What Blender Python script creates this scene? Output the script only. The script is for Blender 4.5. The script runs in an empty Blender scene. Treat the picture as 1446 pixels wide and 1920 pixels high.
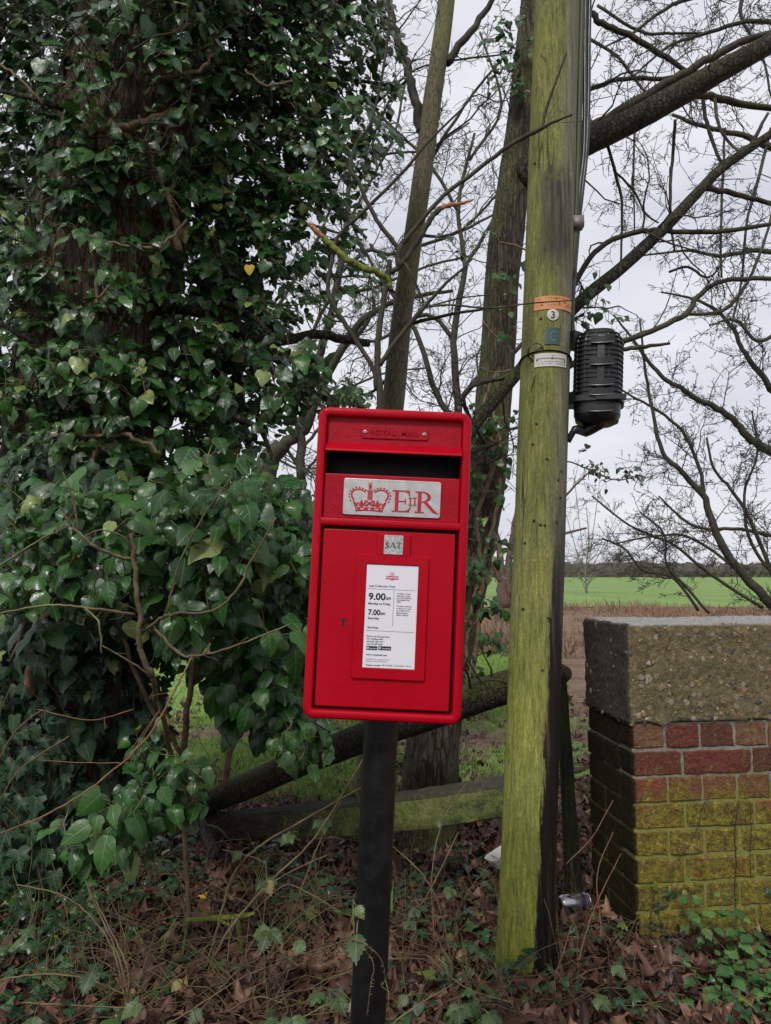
import bpy, math, random
import numpy as np
from mathutils import Vector, Matrix, noise
from mathutils.geometry import tessellate_polygon

# ---------------------------------------------------------------- camera, sky, sun, exposure
scene = bpy.context.scene
COL = scene.collection
R = math.radians
EYE, FPX, HORIZON = 1.30, 1332.0, 1075.0
PITCH = math.atan((HORIZON - 960) / FPX)
cam_d = bpy.data.cameras.new("camera")
cam_d.sensor_fit = 'VERTICAL'
cam_d.sensor_height = 24.0 * 1920 / FPX
cam_d.lens = 24.0
cam_d.clip_start, cam_d.clip_end = 0.05, 3000
cam = bpy.data.objects.new("camera", cam_d)
cam.location = (0, 0, EYE)
cam.rotation_euler = (math.pi / 2 + PITCH, 0, 0)
COL.objects.link(cam)
scene.camera = cam

SUN_EL, SUN_AZ = R(46), R(203)          # behind the camera, a little to the right
world = bpy.data.worlds.new("World")
scene.world = world
world.use_nodes = True
wn, wl = world.node_tree.nodes, world.node_tree.links
wn.clear()
w_out = wn.new('ShaderNodeOutputWorld')
w_bg = wn.new('ShaderNodeBackground')
w_bg.inputs['Strength'].default_value = 0.070
sky = wn.new('ShaderNodeTexSky')
sky.sky_type = 'NISHITA'
sky.sun_disc = False
sky.sun_elevation = SUN_EL
sky.sun_rotation = SUN_AZ
sky.dust_density = 2.0
w_tc = wn.new('ShaderNodeTexCoord')
w_map = wn.new('ShaderNodeMapping')
w_map.inputs['Scale'].default_value = (1.0, 1.0, 3.2)
w_noise = wn.new('ShaderNodeTexNoise')
w_noise.inputs['Scale'].default_value = 2.3
w_noise.inputs['Detail'].default_value = 5.0
w_ramp = wn.new('ShaderNodeValToRGB')
w_ramp.color_ramp.elements[0].position = 0.30
w_ramp.color_ramp.elements[0].color = (6.1, 6.25, 7.1, 1)
w_ramp.color_ramp.elements[1].position = 0.72
w_ramp.color_ramp.elements[1].color = (9.0, 9.0, 9.5, 1)
w_mix = wn.new('ShaderNodeMixRGB')
w_mix.inputs['Fac'].default_value = 0.93
wl.new(w_tc.outputs['Generated'], w_map.inputs['Vector'])
wl.new(w_map.outputs['Vector'], w_noise.inputs['Vector'])
wl.new(w_noise.outputs['Fac'], w_ramp.inputs['Fac'])
wl.new(sky.outputs['Color'], w_mix.inputs['Color1'])
wl.new(w_ramp.outputs['Color'], w_mix.inputs['Color2'])
wl.new(w_mix.outputs['Color'], w_bg.inputs['Color'])
wl.new(w_bg.outputs['Background'], w_out.inputs['Surface'])

sun_d = bpy.data.lights.new("sun", 'SUN')
sun_d.energy = 1.5
sun_d.angle = R(14)
sun_d.color = (1.0, 0.97, 0.93)
sun = bpy.data.objects.new("sun", sun_d)
sun.rotation_euler = (math.pi / 2 - SUN_EL, 0, math.pi - SUN_AZ + 2 * math.pi)
sun.rotation_euler = Vector((math.sin(SUN_AZ) * math.cos(SUN_EL), math.cos(SUN_AZ) * math.cos(SUN_EL), math.sin(SUN_EL))).to_track_quat('Z', 'Y').to_euler()
COL.objects.link(sun)

vs = scene.view_settings
vs.view_transform = 'Standard'
vs.look = 'None'
vs.gamma = 1.0
vs.exposure = 0.60
scene.render.engine = 'CYCLES'
scene.cycles.max_bounces = 6
scene.cycles.transparent_max_bounces = 6

# ---------------------------------------------------------------- helpers: picture point -> place
CP, SP = math.cos(PITCH), math.sin(PITCH)

def ray(px, py):
    x = (px - 723) / FPX
    u = (960 - py) / FPX
    return np.array([x, CP - u * SP, SP + u * CP])

def P(px, py, Y):
    """the point at distance Y in front of the camera that is seen at (px, py)"""
    d = ray(px, py)
    return np.array([0, 0, EYE]) + d * (Y / d[1])

def mpp(px, py, Y):
    """metres per picture unit there"""
    return Y / ray(px, py)[1] / FPX

def H(x, y):
    if y > 14 or abs(x) > 9:
        return 0.0
    return (0.035 * noise.noise(Vector((x * 1.1, y * 1.1, 0))) + 0.02 * noise.noise(Vector((x * 3.1, y * 3.1, 4))))

def G(px, py):
    """ground point seen at (px, py)"""
    d = ray(px, py)
    z = 0.0
    for _ in range(4):
        t = (z - EYE) / d[2]
        p = np.array([0, 0, EYE]) + d * t
        z = H(p[0], p[1])
    return p

def nz(v):
    v = np.asarray(v, float)
    return v / max(1e-9, np.linalg.norm(v))

# ---------------------------------------------------------------- helpers: objects
def tag(o, label=None, cat=None, group=None, kind=None):
    if label: o['label'] = label
    if cat: o['category'] = cat
    if group: o['group'] = group
    if kind: o['kind'] = kind
    return o

def thing(name, loc, label, cat, group=None, rot=(0, 0, 0)):
    o = bpy.data.objects.new(name, None)
    o.empty_display_size = 0.1
    o.location = loc
    o.rotation_euler = rot
    COL.objects.link(o)
    return tag(o, label, cat, group)

class MB:
    """collects shapes and links them as one mesh object"""
    def __init__(s):
        s.V, s.Q, s.T, s.C, s.U, s.n = [], [], [], [], [], 0
        s.MQ, s.MT = [], []
    def add(s, V, Q=None, T=None, col=None, uv=None, mi=0):
        V = np.asarray(V, float).reshape(-1, 3)
        k = len(V)
        s.V.append(V)
        s.C.append(np.tile(np.array([.5, .5, .5]), (k, 1)) if col is None else np.broadcast_to(np.asarray(col, float), (k, 3)))
        s.U.append(np.zeros((k, 2)) if uv is None else np.asarray(uv, float))
        if Q is not None and len(Q):
            s.Q.append(np.asarray(Q, int).reshape(-1, 4) + s.n); s.MQ.append(np.full(len(s.Q[-1]), mi))
        if T is not None and len(T):
            s.T.append(np.asarray(T, int).reshape(-1, 3) + s.n); s.MT.append(np.full(len(s.T[-1]), mi))
        s.n += k
    def build(s, name, mat, parent=None, local=False, smooth=True, sharp=None):
        me = bpy.data.meshes.new(name)
        V = np.concatenate(s.V)
        root = parent
        if parent is not None and not local:
            while root.parent: root = root.parent
            V = V - np.array(root.location)
        Q = np.concatenate(s.Q) if s.Q else np.zeros((0, 4), int)
        T = np.concatenate(s.T) if s.T else np.zeros((0, 3), int)
        li = np.concatenate([Q.ravel(), T.ravel()]).astype(np.int32)
        ls = np.concatenate([np.arange(len(Q)) * 4, len(Q) * 4 + np.arange(len(T)) * 3]).astype(np.int32)
        me.vertices.add(len(V)); me.vertices.foreach_set('co', V.astype(np.float32).ravel())
        me.loops.add(len(li)); me.loops.foreach_set('vertex_index', li)
        me.polygons.add(len(ls)); me.polygons.foreach_set('loop_start', ls)
        me.update(calc_edges=True)
        me.polygons.foreach_set('use_smooth', np.full(len(ls), smooth))
        if isinstance(mat, (list, tuple)):
            for m in mat: me.materials.append(m)
            mi = np.concatenate(s.MQ + s.MT).astype(np.int32)
            me.polygons.foreach_set('material_index', mi)
        else:
            me.materials.append(mat)
        uv = me.uv_layers.new(name='uv')
        uv.data.foreach_set('uv', np.concatenate(s.U)[li].astype(np.float32).ravel())
        ca = me.color_attributes.new('col', 'FLOAT_COLOR', 'POINT')
        C = np.concatenate(s.C)
        ca.data.foreach_set('color', np.hstack([C, np.ones((len(C), 1))]).astype(np.float32).ravel())
        me.validate()
        if sharp: me.set_sharp_from_angle(angle=R(sharp))
        o = bpy.data.objects.new(name, me)
        COL.objects.link(o)
        if parent is not None: o.parent = parent
        return o

def smooth_path(pts, k=4):
    """Catmull-Rom through points (rows may carry extra columns such as radius)"""
    p = np.asarray(pts, float)
    if len(p) < 3: 
        t = np.linspace(0, 1, k + 1)[:, None]
        return p[0] * (1 - t) + p[-1] * t
    q = np.vstack([2 * p[0] - p[1], p, 2 * p[-1] - p[-2]])
    out = []
    for i in range(1, len(q) - 2):
        for j in range(k):
            t = j / k
            out.append(0.5 * (2 * q[i] + (q[i + 1] - q[i - 1]) * t + (2 * q[i - 1] - 5 * q[i] + 4 * q[i + 1] - q[i + 2]) * t * t
                              + (3 * q[i] - q[i - 1] - 3 * q[i + 1] + q[i + 2]) * t ** 3))
    out.append(p[-1])
    return np.array(out)

def tube(mb, pts, rad, n=6, col=None, cap=True, mi=0, tip=False, ry=1.0):
    pts = np.asarray(pts, float)
    m = len(pts)
    rad = np.broadcast_to(np.asarray(rad, float), (m,))
    t = np.gradient(pts, axis=0)
    t /= np.maximum(np.linalg.norm(t, axis=1, keepdims=True), 1e-9)
    u = np.cross(t[0], (0.31, 0.17, 0.93)); u = u / max(np.linalg.norm(u), 1e-6)
    a = np.linspace(0, 2 * np.pi, n, endpoint=False)
    ca, sa = np.cos(a)[:, None], np.sin(a)[:, None]
    V = np.empty((m, n, 3))
    ln = 0.0
    uv = np.empty((m, n, 2))
    for i in range(m):
        u = u - t[i] * np.dot(u, t[i])
        u = u / max(np.linalg.norm(u), 1e-9)
        w = np.cross(t[i], u)
        V[i] = pts[i] + rad[i] * (ca * u + sa * w * ry)
        if i: ln += np.linalg.norm(pts[i] - pts[i - 1])
        uv[i, :, 0] = a / (2 * np.pi); uv[i, :, 1] = ln
    idx = np.arange(m * n).reshape(m, n)
    A, B = idx[:-1], idx[1:]
    Q = np.stack([A, np.roll(A, -1, 1), np.roll(B, -1, 1), B], -1).reshape(-1, 4)
    VV, UV = V.reshape(-1, 3), uv.reshape(-1, 2)
    T = []
    if cap:
        VV = np.vstack([VV, pts[0], pts[-1]]); UV = np.vstack([UV, [0.5, 0], [0.5, ln]])
        c0, c1 = m * n, m * n + 1
        r = np.arange(n); r2 = (r + 1) % n
        T = np.concatenate([np.stack([r2, r, np.full(n, c0)], 1), np.stack([idx[-1][r], idx[-1][r2], np.full(n, c1)], 1)])
    mb.add(VV, Q, T, col, UV, mi)

def limb(mb, rows, n=7, k=4, jit=0.0, rng=None, col=None):
    """rows of (px, py, Y, width): a limb through those places, returns its points and radii"""
    q = np.array([np.append(P(a, b, Y), w / 2 * mpp(a, b, Y)) for a, b, Y, w in rows])
    s = smooth_path(q, k)
    if jit and rng is not None:
        s[1:-1, :3] += rng.normal(0, 1, (len(s) - 2, 3)) * s[1:-1, 3:4] * jit
    tube(mb, s[:, :3], np.maximum(s[:, 3], .0006), n, col)
    return s[:, :3], s[:, 3]

def grow(mb, p, d, L, r, lev, rng, wig=.22, grav=0.0, dens=5.0, seg=.12, col=None, ang=(28, 62), shrink=(.35, .65), rmin=.0012):
    ns = max(3, min(9, int(L / seg)))
    pts = [np.array(p, float)]
    d = nz(d)
    dirs = [d]
    for i in range(ns):
        d = nz(d + rng.normal(0, wig, 3) + np.array([0, 0, grav]))
        pts.append(pts[-1] + d * (L / ns)); dirs.append(d)
    pts = np.array(pts)
    rr = np.maximum(np.linspace(r, r * .35, ns + 1), rmin)
    tube(mb, pts, rr, 5 if r > .008 else (4 if r > .003 else 3), col, cap=False)
    if lev <= 0: return
    spawn(mb, pts, rr, lev, rng, dens, wig, grav, seg, col, ang, shrink, rmin, .15)

def spawn(mb, pts, rr, lev, rng, dens=5.0, wig=.22, grav=0.0, seg=.12, col=None, ang=(28, 62), shrink=(.35, .65), rmin=.0012, t0=.05, Lmax=None, fac=.6, toward=None):
    Lt = np.linalg.norm(np.diff(pts, axis=0), axis=1).sum()
    nk = max(1, int(Lt * dens + rng.random()))
    nk = min(nk, 60)
    for _ in range(nk):
        t = t0 + (1 - t0) * rng.random()
        f = t * (len(pts) - 1); i = min(int(f), len(pts) - 2); w = f - i
        q = pts[i] * (1 - w) + pts[i + 1] * w
        tan = nz(pts[i + 1] - pts[i])
        per = nz(np.cross(tan, rng.normal(0, 1, 3)))
        if toward is not None: per = nz(per + np.asarray(toward))
        a = R(rng.uniform(*ang))
        r0 = rr[i] * (1 - w) + rr[i + 1] * w
        L = (Lmax if Lmax else Lt) * rng.uniform(*shrink) * (1.15 - .55 * t)
        grow(mb, q, tan * math.cos(a) + per * math.sin(a), L, max(rmin, min(r0 * fac, L * .010)), lev - 1, rng, wig, grav, dens * (2.2 if L < .45 else 1.5 if L < 1 else 1), max(.02, seg * .7), col, ang, shrink, rmin)

def branches(root, rows_list, mat, name='branch', n=7, k=5, jit=.2, g=None):
    """every limb a part of its own; returns their paths"""
    out = []
    for rows in rows_list:
        mb = MB(); out.append(limb(mb, rows, n, k, jit, g)); mb.build(name, mat, root)
    return out

def box(mb, c, s, col=None, mi=0, M=None):
    c, s = np.array(c, float), np.array(s, float) / 2
    V = np.array([[x, y, z] for x in (-1, 1) for y in (-1, 1) for z in (-1, 1)]) * s
    if M is not None: V = V @ np.array(M).T
    Q = [(0, 1, 3, 2), (4, 6, 7, 5), (0, 4, 5, 1), (2, 3, 7, 6), (0, 2, 6, 4), (1, 5, 7, 3)]
    mb.add(V + c, Q, None, col, None, mi)

def loft(mb, loops, cap0=True, cap1=True, col=None, mi=0, closed=True):
    L = np.array(loops, float)
    m, n = L.shape[:2]
    idx = np.arange(m * n).reshape(m, n)
    A, B = idx[:-1], idx[1:]
    if closed: Q = np.stack([A, np.roll(A, -1, 1), np.roll(B, -1, 1), B], -1).reshape(-1, 4)
    else: Q = np.stack([A[:, :-1], A[:, 1:], B[:, 1:], B[:, :-1]], -1).reshape(-1, 4)
    V = L.reshape(-1, 3); T = []
    r = np.arange(n); r2 = (r + 1) % n
    if cap0:
        V = np.vstack([V, L[0].mean(0)]); T.append(np.stack([r2, r, np.full(n, len(V) - 1)], 1))
    if cap1:
        V = np.vstack([V, L[-1].mean(0)]); T.append(np.stack([idx[-1][r], idx[-1][r2], np.full(n, len(V) - 1)], 1))
    mb.add(V, Q, np.concatenate(T) if T else None, col, None, mi)

def lathe(mb, prof, c=(0, 0, 0), n=24, axis=None, col=None):
    """prof rows (radius, height)"""
    a = np.linspace(0, 2 * np.pi, n, endpoint=False)
    M = np.eye(3) if axis is None else np.array(Vector(axis).to_track_quat('Z', 'Y').to_matrix())
    loft(mb, [(np.stack([r * np.cos(a), r * np.sin(a), np.full(n, h)], 1) @ M.T + np.array(c)) for r, h in prof], True, True, col)

def poly_fill(pts):
    return [tuple(t) for t in tessellate_polygon([[Vector((x, y, 0)) for x, y in pts]])]

_txt = {}
def text2d(s, bold=0.0):
    """flat lettering: points and triangles, cap height 1, starting at x = 0"""
    key = (s, bold)
    if key in _txt: return _txt[key]
    def raw(body):
        cu = bpy.data.curves.new('lettering', 'FONT')
        cu.body = body; cu.offset = bold; cu.resolution_u = 3
        ob = bpy.data.objects.new('lettering', cu)
        COL.objects.link(ob)
        dg = bpy.context.evaluated_depsgraph_get()
        me = ob.evaluated_get(dg).to_mesh()
        me.calc_loop_triangles()
        V = np.array([v.co[:2] for v in me.vertices]).reshape(-1, 2)
        T = np.array([t.vertices[:] for t in me.loop_triangles]).reshape(-1, 3)
        ob.evaluated_get(dg).to_mesh_clear()
        bpy.data.objects.remove(ob); bpy.data.curves.remove(cu)
        return V, T
    if 'cap' not in _txt: _txt['cap'] = raw('H')[0][:, 1].max()
    V, T = raw(s)
    V = V / _txt['cap']
    V[:, 0] -= V[:, 0].min()
    _txt[key] = (V, T)
    return V, T

# ---------------------------------------------------------------- helpers: materials
def new_mat(name):
    m = bpy.data.materials.new(name)
    m.use_nodes = True
    nt = m.node_tree
    return m, nt, nt.nodes['Principled BSDF']

class NT:
    def __init__(s, nt): s.nt = nt
    def n(s, t, **kw):
        x = s.nt.nodes.new(t)
        for k, v in kw.items(): setattr(x, k, v)
        return x
    def l(s, a, b): s.nt.links.new(a, b)
    def val(s, x):
        return x
    def put(s, inp, v):
        if hasattr(v, 'is_output') or isinstance(v, bpy.types.NodeSocket): s.l(v, inp)
        elif isinstance(v, (tuple, list)) and len(v) == 3 and inp.type == 'RGBA': inp.default_value = (*v, 1)
        else: inp.default_value = v
    def coord(s, kind='Object', scale=(1, 1, 1)):
        tc = s.n('ShaderNodeTexCoord'); mp = s.n('ShaderNodeMapping')
        s.l(tc.outputs[kind], mp.inputs['Vector']); mp.inputs['Scale'].default_value = scale
        return mp.outputs['Vector']
    def noise(s, scale, detail=4, rough=.6, vec=None, dist=0.0, out='Fac'):
        x = s.n('ShaderNodeTexNoise')
        x.inputs['Scale'].default_value = scale; x.inputs['Detail'].default_value = detail
        x.inputs['Roughness'].default_value = rough; x.inputs['Distortion'].default_value = dist
        if vec is not None: s.l(vec, x.inputs['Vector'])
        return x.outputs[out]
    def voro(s, scale, vec=None, out='Distance', feature='F1', rand=1.0):
        x = s.n('ShaderNodeTexVoronoi', feature=feature)
        x.inputs['Scale'].default_value = scale; x.inputs['Randomness'].default_value = rand
        if vec is not None: s.l(vec, x.inputs['Vector'])
        return x.outputs[out]
    def math(s, op, a, b=0.0, c=None, clamp=False):
        x = s.n('ShaderNodeMath', operation=op, use_clamp=clamp)
        s.put(x.inputs[0], a); s.put(x.inputs[1], b)
        if c is not None: s.put(x.inputs[2], c)
        return x.outputs[0]
    def mapr(s, v, a, b, c=0.0, d=1.0, smooth=True):
        x = s.n('ShaderNodeMapRange', interpolation_type='SMOOTHSTEP' if smooth else 'LINEAR')
        s.put(x.inputs['Value'], v)
        for k, q in zip(('From Min', 'From Max', 'To Min', 'To Max'), (a, b, c, d)): s.put(x.inputs[k], q)
        return x.outputs[0]
    def mix(s, f, a, b, mode='MIX'):
        x = s.n('ShaderNodeMixRGB', blend_type=mode)
        s.put(x.inputs['Fac'], f); s.put(x.inputs['Color1'], a); s.put(x.inputs['Color2'], b)
        return x.outputs[0]
    def ramp(s, f, stops):
        x = s.n('ShaderNodeValToRGB'); cr = x.color_ramp
        while len(cr.elements) < len(stops): cr.elements.new(.5)
        for e, (p, c) in zip(cr.elements, stops): e.position = p; e.color = (*c, 1)
        s.put(x.inputs['Fac'], f)
        return x.outputs[0]
    def vary(s, c, f, lo=.4, hi=1.35, a=.32, b=.68):
        """uneven tone of the surface itself"""
        g = s.mapr(f, a, b, lo, hi, False)
        x = s.n('ShaderNodeVectorMath', operation='SCALE'); s.put(x.inputs[0], c); s.l(g, x.inputs['Scale'])
        return x.outputs[0]
    def bump(s, h, strength=.5, dist=.01, normal=None):
        x = s.n('ShaderNodeBump'); x.inputs['Strength'].default_value = strength; x.inputs['Distance'].default_value = dist
        s.l(h, x.inputs['Height'])
        if normal is not None: s.l(normal, x.inputs['Normal'])
        return x.outputs['Normal']
    def sep(s, v):
        x = s.n('ShaderNodeSeparateXYZ'); s.l(v, x.inputs[0]); return x.outputs
    def attr(s, name='col', out='Color'):
        return s.n('ShaderNodeAttribute', attribute_name=name).outputs[out]

def leaf_mat(name, dark, mid, light, rough=.38, vein=(.16, .22, .07), trans=.12, odd=None, spec=.5, veinw=.7):
    """col.r picks the tone from dark to light, col.g > .93 marks the odd-coloured leaves"""
    m, nt, b = new_mat(name); k = NT(nt)
    s = k.n('ShaderNodeSeparateColor'); k.l(k.attr(), s.inputs[0])
    c = k.ramp(s.outputs[0], [(0, dark), (.55, mid), (1, light)])
    if odd: c = k.mix(k.math('GREATER_THAN', s.outputs[1], .955), c, odd)
    uvn = k.n('ShaderNodeUVMap', uv_map='uv'); u = k.sep(uvn.outputs[0])
    ax = k.math('ABSOLUTE', u[0], 0)
    mid_v = k.mapr(ax, .006, .03, 1, 0)
    ang = k.math('SUBTRACT', u[1], k.math('MULTIPLY', ax, .8))
    saw = k.math('ABSOLUTE', k.math('SUBTRACT', k.math('FRACT', k.math('MULTIPLY', ang, 5.0)), .5), 0)
    side = k.math('MULTIPLY', k.mapr(saw, .02, .09, 1, 0), .55)
    v = k.math('MULTIPLY', k.math('MAXIMUM', mid_v, side), veinw)
    blot = k.noise(9, 3, .6, k.coord('Object'))
    c = k.mix(k.mapr(blot, .35, .75, 0, .35), c, k.mix(.5, c, dark))
    c = k.mix(v, c, vein)
    k.l(c, b.inputs['Base Color'])
    k.l(k.mapr(blot, .3, .7, rough - .07, rough + .12), b.inputs['Roughness'])
    b.inputs['Specular IOR Level'].default_value = spec
    k.l(k.bump(k.math('SUBTRACT', k.noise(60, 2, .5, k.coord('Object')), v), .35, .003), b.inputs['Normal'])
    if trans:
        tr = k.n('ShaderNodeBsdfTranslucent'); k.l(k.mix(.5, c, light), tr.inputs['Color'])
        mx = k.n('ShaderNodeMixShader'); mx.inputs[0].default_value = trans
        k.l(b.outputs[0], mx.inputs[1]); k.l(tr.outputs[0], mx.inputs[2])
        k.l(mx.outputs[0], nt.nodes['Material Output'].inputs['Surface'])
    return m

def bark_mat(name, dark, light, moss=(.07, .09, .02), moss_amt=.4, scale=1.0, bump=.8, stretch=.18, wet=0.75, up=False):
    m, nt, b = new_mat(name); k = NT(nt)
    v0 = k.coord('Object', (1, 1, stretch))
    va = k.n('ShaderNodeVectorMath', operation='MULTIPLY_ADD')
    k.l(k.noise(22 * scale, 4, .6, v0, 0, 'Color'), va.inputs[0]); va.inputs[1].default_value = (.05 / scale,) * 3; k.l(v0, va.inputs[2])
    v = va.outputs[0]
    f = k.math('MINIMUM', k.mapr(k.voro(46 * scale, v, feature='DISTANCE_TO_EDGE'), 0, .16), k.mapr(k.voro(105 * scale, v, feature='DISTANCE_TO_EDGE'), 0, .10, .45, 1))
    f2 = k.noise(55 * scale, 7, .75, v, .6)
    h = k.math('ADD', k.math('MULTIPLY', f, .8), k.math('MULTIPLY', f2, 1.1))
    c = k.ramp(k.math('MULTIPLY', h, .5), [(.18, tuple(x * .35 for x in dark)), (.45, dark), (.85, light)])
    big = k.noise(2.6, 5, .65, k.coord('Object'))
    fac = k.mapr(big, .52 - .3 * moss_amt, .75 - .25 * moss_amt, 0, .85)
    if up:
        g = k.n('ShaderNodeNewGeometry'); nzv = k.sep(g.outputs['True Normal'])[2]
        fac = k.math('MULTIPLY', fac, k.mapr(nzv, -.4, .55, .12, 1))
    fine = k.noise(120, 3, .7, k.coord('Object'))
    c = k.mix(k.math('MULTIPLY', fac, k.mapr(fine, .3, .6, .35, 1)), c, k.mix(fine, moss, tuple(min(1, x * 1.7) for x in moss)))
    c = k.vary(c, k.noise(95 * scale, 5, .8, v, .4), .55, 1.4)
    k.l(c, b.inputs['Base Color'])
    b.inputs['Roughness'].default_value = wet
    b.inputs['Specular IOR Level'].default_value = .3
    k.l(k.bump(k.math('ADD', h, k.math('MULTIPLY', fine, .25)), bump, .012 / scale), b.inputs['Normal'])
    return m

def simple_mat(name, col, rough=.5, metal=0.0, var=.15, vscale=25, bump=0.0, bscale=150, spec=.5, dirt=None, dirt_amt=.3):
    m, nt, b = new_mat(name); k = NT(nt)
    n = k.noise(vscale, 5, .65, k.coord('Object'))
    lo = tuple(x * (1 - var) for x in col); hi = tuple(min(1, x * (1 + var)) for x in col)
    c = k.ramp(n, [(.3, lo), (.7, hi)])
    if dirt:
        dn = k.noise(vscale * .4, 6, .7, k.coord('Object'), .6)
        c = k.mix(k.mapr(dn, .62 - .2 * dirt_amt, .8, 0, dirt_amt * 2 if dirt_amt < .5 else 1), c, dirt)
    k.l(c, b.inputs['Base Color'])
    k.l(k.mapr(n, .3, .7, max(.05, rough - .06), rough + .08), b.inputs['Roughness'])
    b.inputs['Metallic'].default_value = metal
    b.inputs['Specular IOR Level'].default_value = spec
    if bump: k.l(k.bump(k.noise(bscale, 3, .6, k.coord('Object')), bump, .002), b.inputs['Normal'])
    return m

def twig_mat(name, a, b_, c_=None):
    """bark of thin branches: two tones along the wood, a third (moss or lichen) in patches on top"""
    m, nt, b = new_mat(name); k = NT(nt)
    n = k.noise(22, 5, .7, k.coord('Object'))
    c = k.ramp(n, [(.35, a), (.68, b_)])
    if c_:
        g = k.n('ShaderNodeNewGeometry'); z = k.sep(g.outputs['True Normal'])[2]
        f = k.math('MULTIPLY', k.mapr(k.noise(5, 4, .7, k.coord('Object')), .4, .62), k.mapr(z, -.2, .6, .15, .9))
        c = k.mix(f, c, c_)
    k.l(c, b.inputs['Base Color']); b.inputs['Roughness'].default_value = .75
    b.inputs['Specular IOR Level'].default_value = .3
    k.l(k.bump(k.noise(90, 3, .7, k.coord('Object')), .5, .004), b.inputs['Normal'])
    return m

# ---------------------------------------------------------------- helpers: leaves
def leaf_shape(right, fold=.18, curl=.25, wave=.06, seed=0, asym=.06, cup=.55, crumple=0.0):
    """right-hand outline from base to tip; returns points, uv, quads, tris"""
    g = np.random.default_rng(seed)
    r = np.array(right, float)
    k = len(r)
    ys = np.clip(np.linspace(max(.03, r[0, 1]), r[-1, 1] * .97, k), .04, .97)
    mid = np.stack([np.zeros(k), ys], 1)
    l = r * np.array([-1, 1]) * (1 + g.normal(0, asym, (k, 2)))
    rr = r * (1 + g.normal(0, asym, (k, 2)))
    rh, lh = mid * .48 + rr * .52, mid * .48 + l * .52
    P2 = np.vstack([[0, 0], [0, 1], mid, rh, rr, lh, l])
    ax = np.abs(P2[:, 0])
    z = fold * ax * 1.1 - cup * ax ** 2 * 1.6 - curl * (P2[:, 1] - .3) ** 2 + wave * np.sin(P2[:, 1] * 9 + np.sign(P2[:, 0]) * 1.3 + seed) * ax * 3
    if crumple: z = z + crumple * g.normal(0, 1, len(z)) * (ax + .12)
    V = np.column_stack([P2, z])
    m0, a0, r0, b0, l0 = 2, 2 + k, 2 + 2 * k, 2 + 3 * k, 2 + 4 * k
    e = k - 1
    T = [(0, a0, m0), (0, r0, a0), (0, m0, b0), (0, b0, l0), (1, m0 + e, a0 + e), (1, a0 + e, r0 + e), (1, b0 + e, m0 + e), (1, l0 + e, b0 + e)]
    Q = []
    for i in range(k - 1):
        Q += [(m0 + i, a0 + i, a0 + i + 1, m0 + i + 1), (a0 + i, r0 + i, r0 + i + 1, a0 + i + 1), (m0 + i, m0 + i + 1, b0 + i + 1, b0 + i), (b0 + i, b0 + i + 1, l0 + i + 1, l0 + i)]
    return V, P2.copy(), np.array(Q), np.array(T)

HEART = [(.20, -.10), (.38, -.05), (.47, .14), (.44, .36), (.30, .62), (.14, .84)]
OVAL = [(.13, -.02), (.27, .08), (.345, .26), (.33, .46), (.23, .68), (.09, .88)]
LOBED = [(.16, -.12), (.36, -.14), (.50, .06), (.33, .20), (.47, .46), (.22, .56), (.13, .80)]
SERR = []
for _i in range(13):
    _t = (_i + .5) / 13.5
    _w = .43 * math.sin(math.pi * min(1, _t ** .70)) + .02
    SERR.append((_w * (1.0 if _i % 2 else .70), _t * .97 - (-.02 if _i % 2 else .02)))
MAPLE = [(.12, -.06), (.40, -.08), (.30, .10), (.62, .28), (.40, .34), (.52, .66), (.26, .58), (.16, .82)]
SHAPES = {
    'adult': [leaf_shape(HEART, .16, .35, .05, 1), leaf_shape(OVAL, .2, .45, .06, 2), leaf_shape(HEART, .28, .2, .07, 3), leaf_shape(OVAL, .1, .6, .08, 4)],
    'ovate': [leaf_shape(OVAL, .2, .35, .05, 1), leaf_shape(OVAL, .2, .55, .07, 2), leaf_shape(OVAL, .28, .2, .07, 3), leaf_shape(HEART, .1, .6, .06, 4), leaf_shape(OVAL, .05, .8, .09, 5)],
    'lobed': [leaf_shape(LOBED, .15, .2, .05, 5), leaf_shape(LOBED, .22, .3, .07, 6), leaf_shape(LOBED, .2, .25, .05, 7), leaf_shape(HEART, .2, .25, .05, 7)],
    'serrate': [leaf_shape(SERR, .22, .3, .03, 8, .03, .3), leaf_shape(SERR, .3, .45, .04, 9, .03, .3)],
    'dead': [leaf_shape(MAPLE, .10, .30, .16, 10, .12, .2, .16), leaf_shape(MAPLE, -.10, -.35, .18, 11, .12, -.3, .18), leaf_shape(OVAL, .35, .3, .22, 12, .14, .3, .14), leaf_shape(MAPLE, .15, .6, .2, 13, .14, .2, .22), leaf_shape(HEART, -.2, .5, .18, 14, .14, .6, .16), leaf_shape(MAPLE, .3, -.4, .2, 15, .14, .8, .2)],
}

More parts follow.
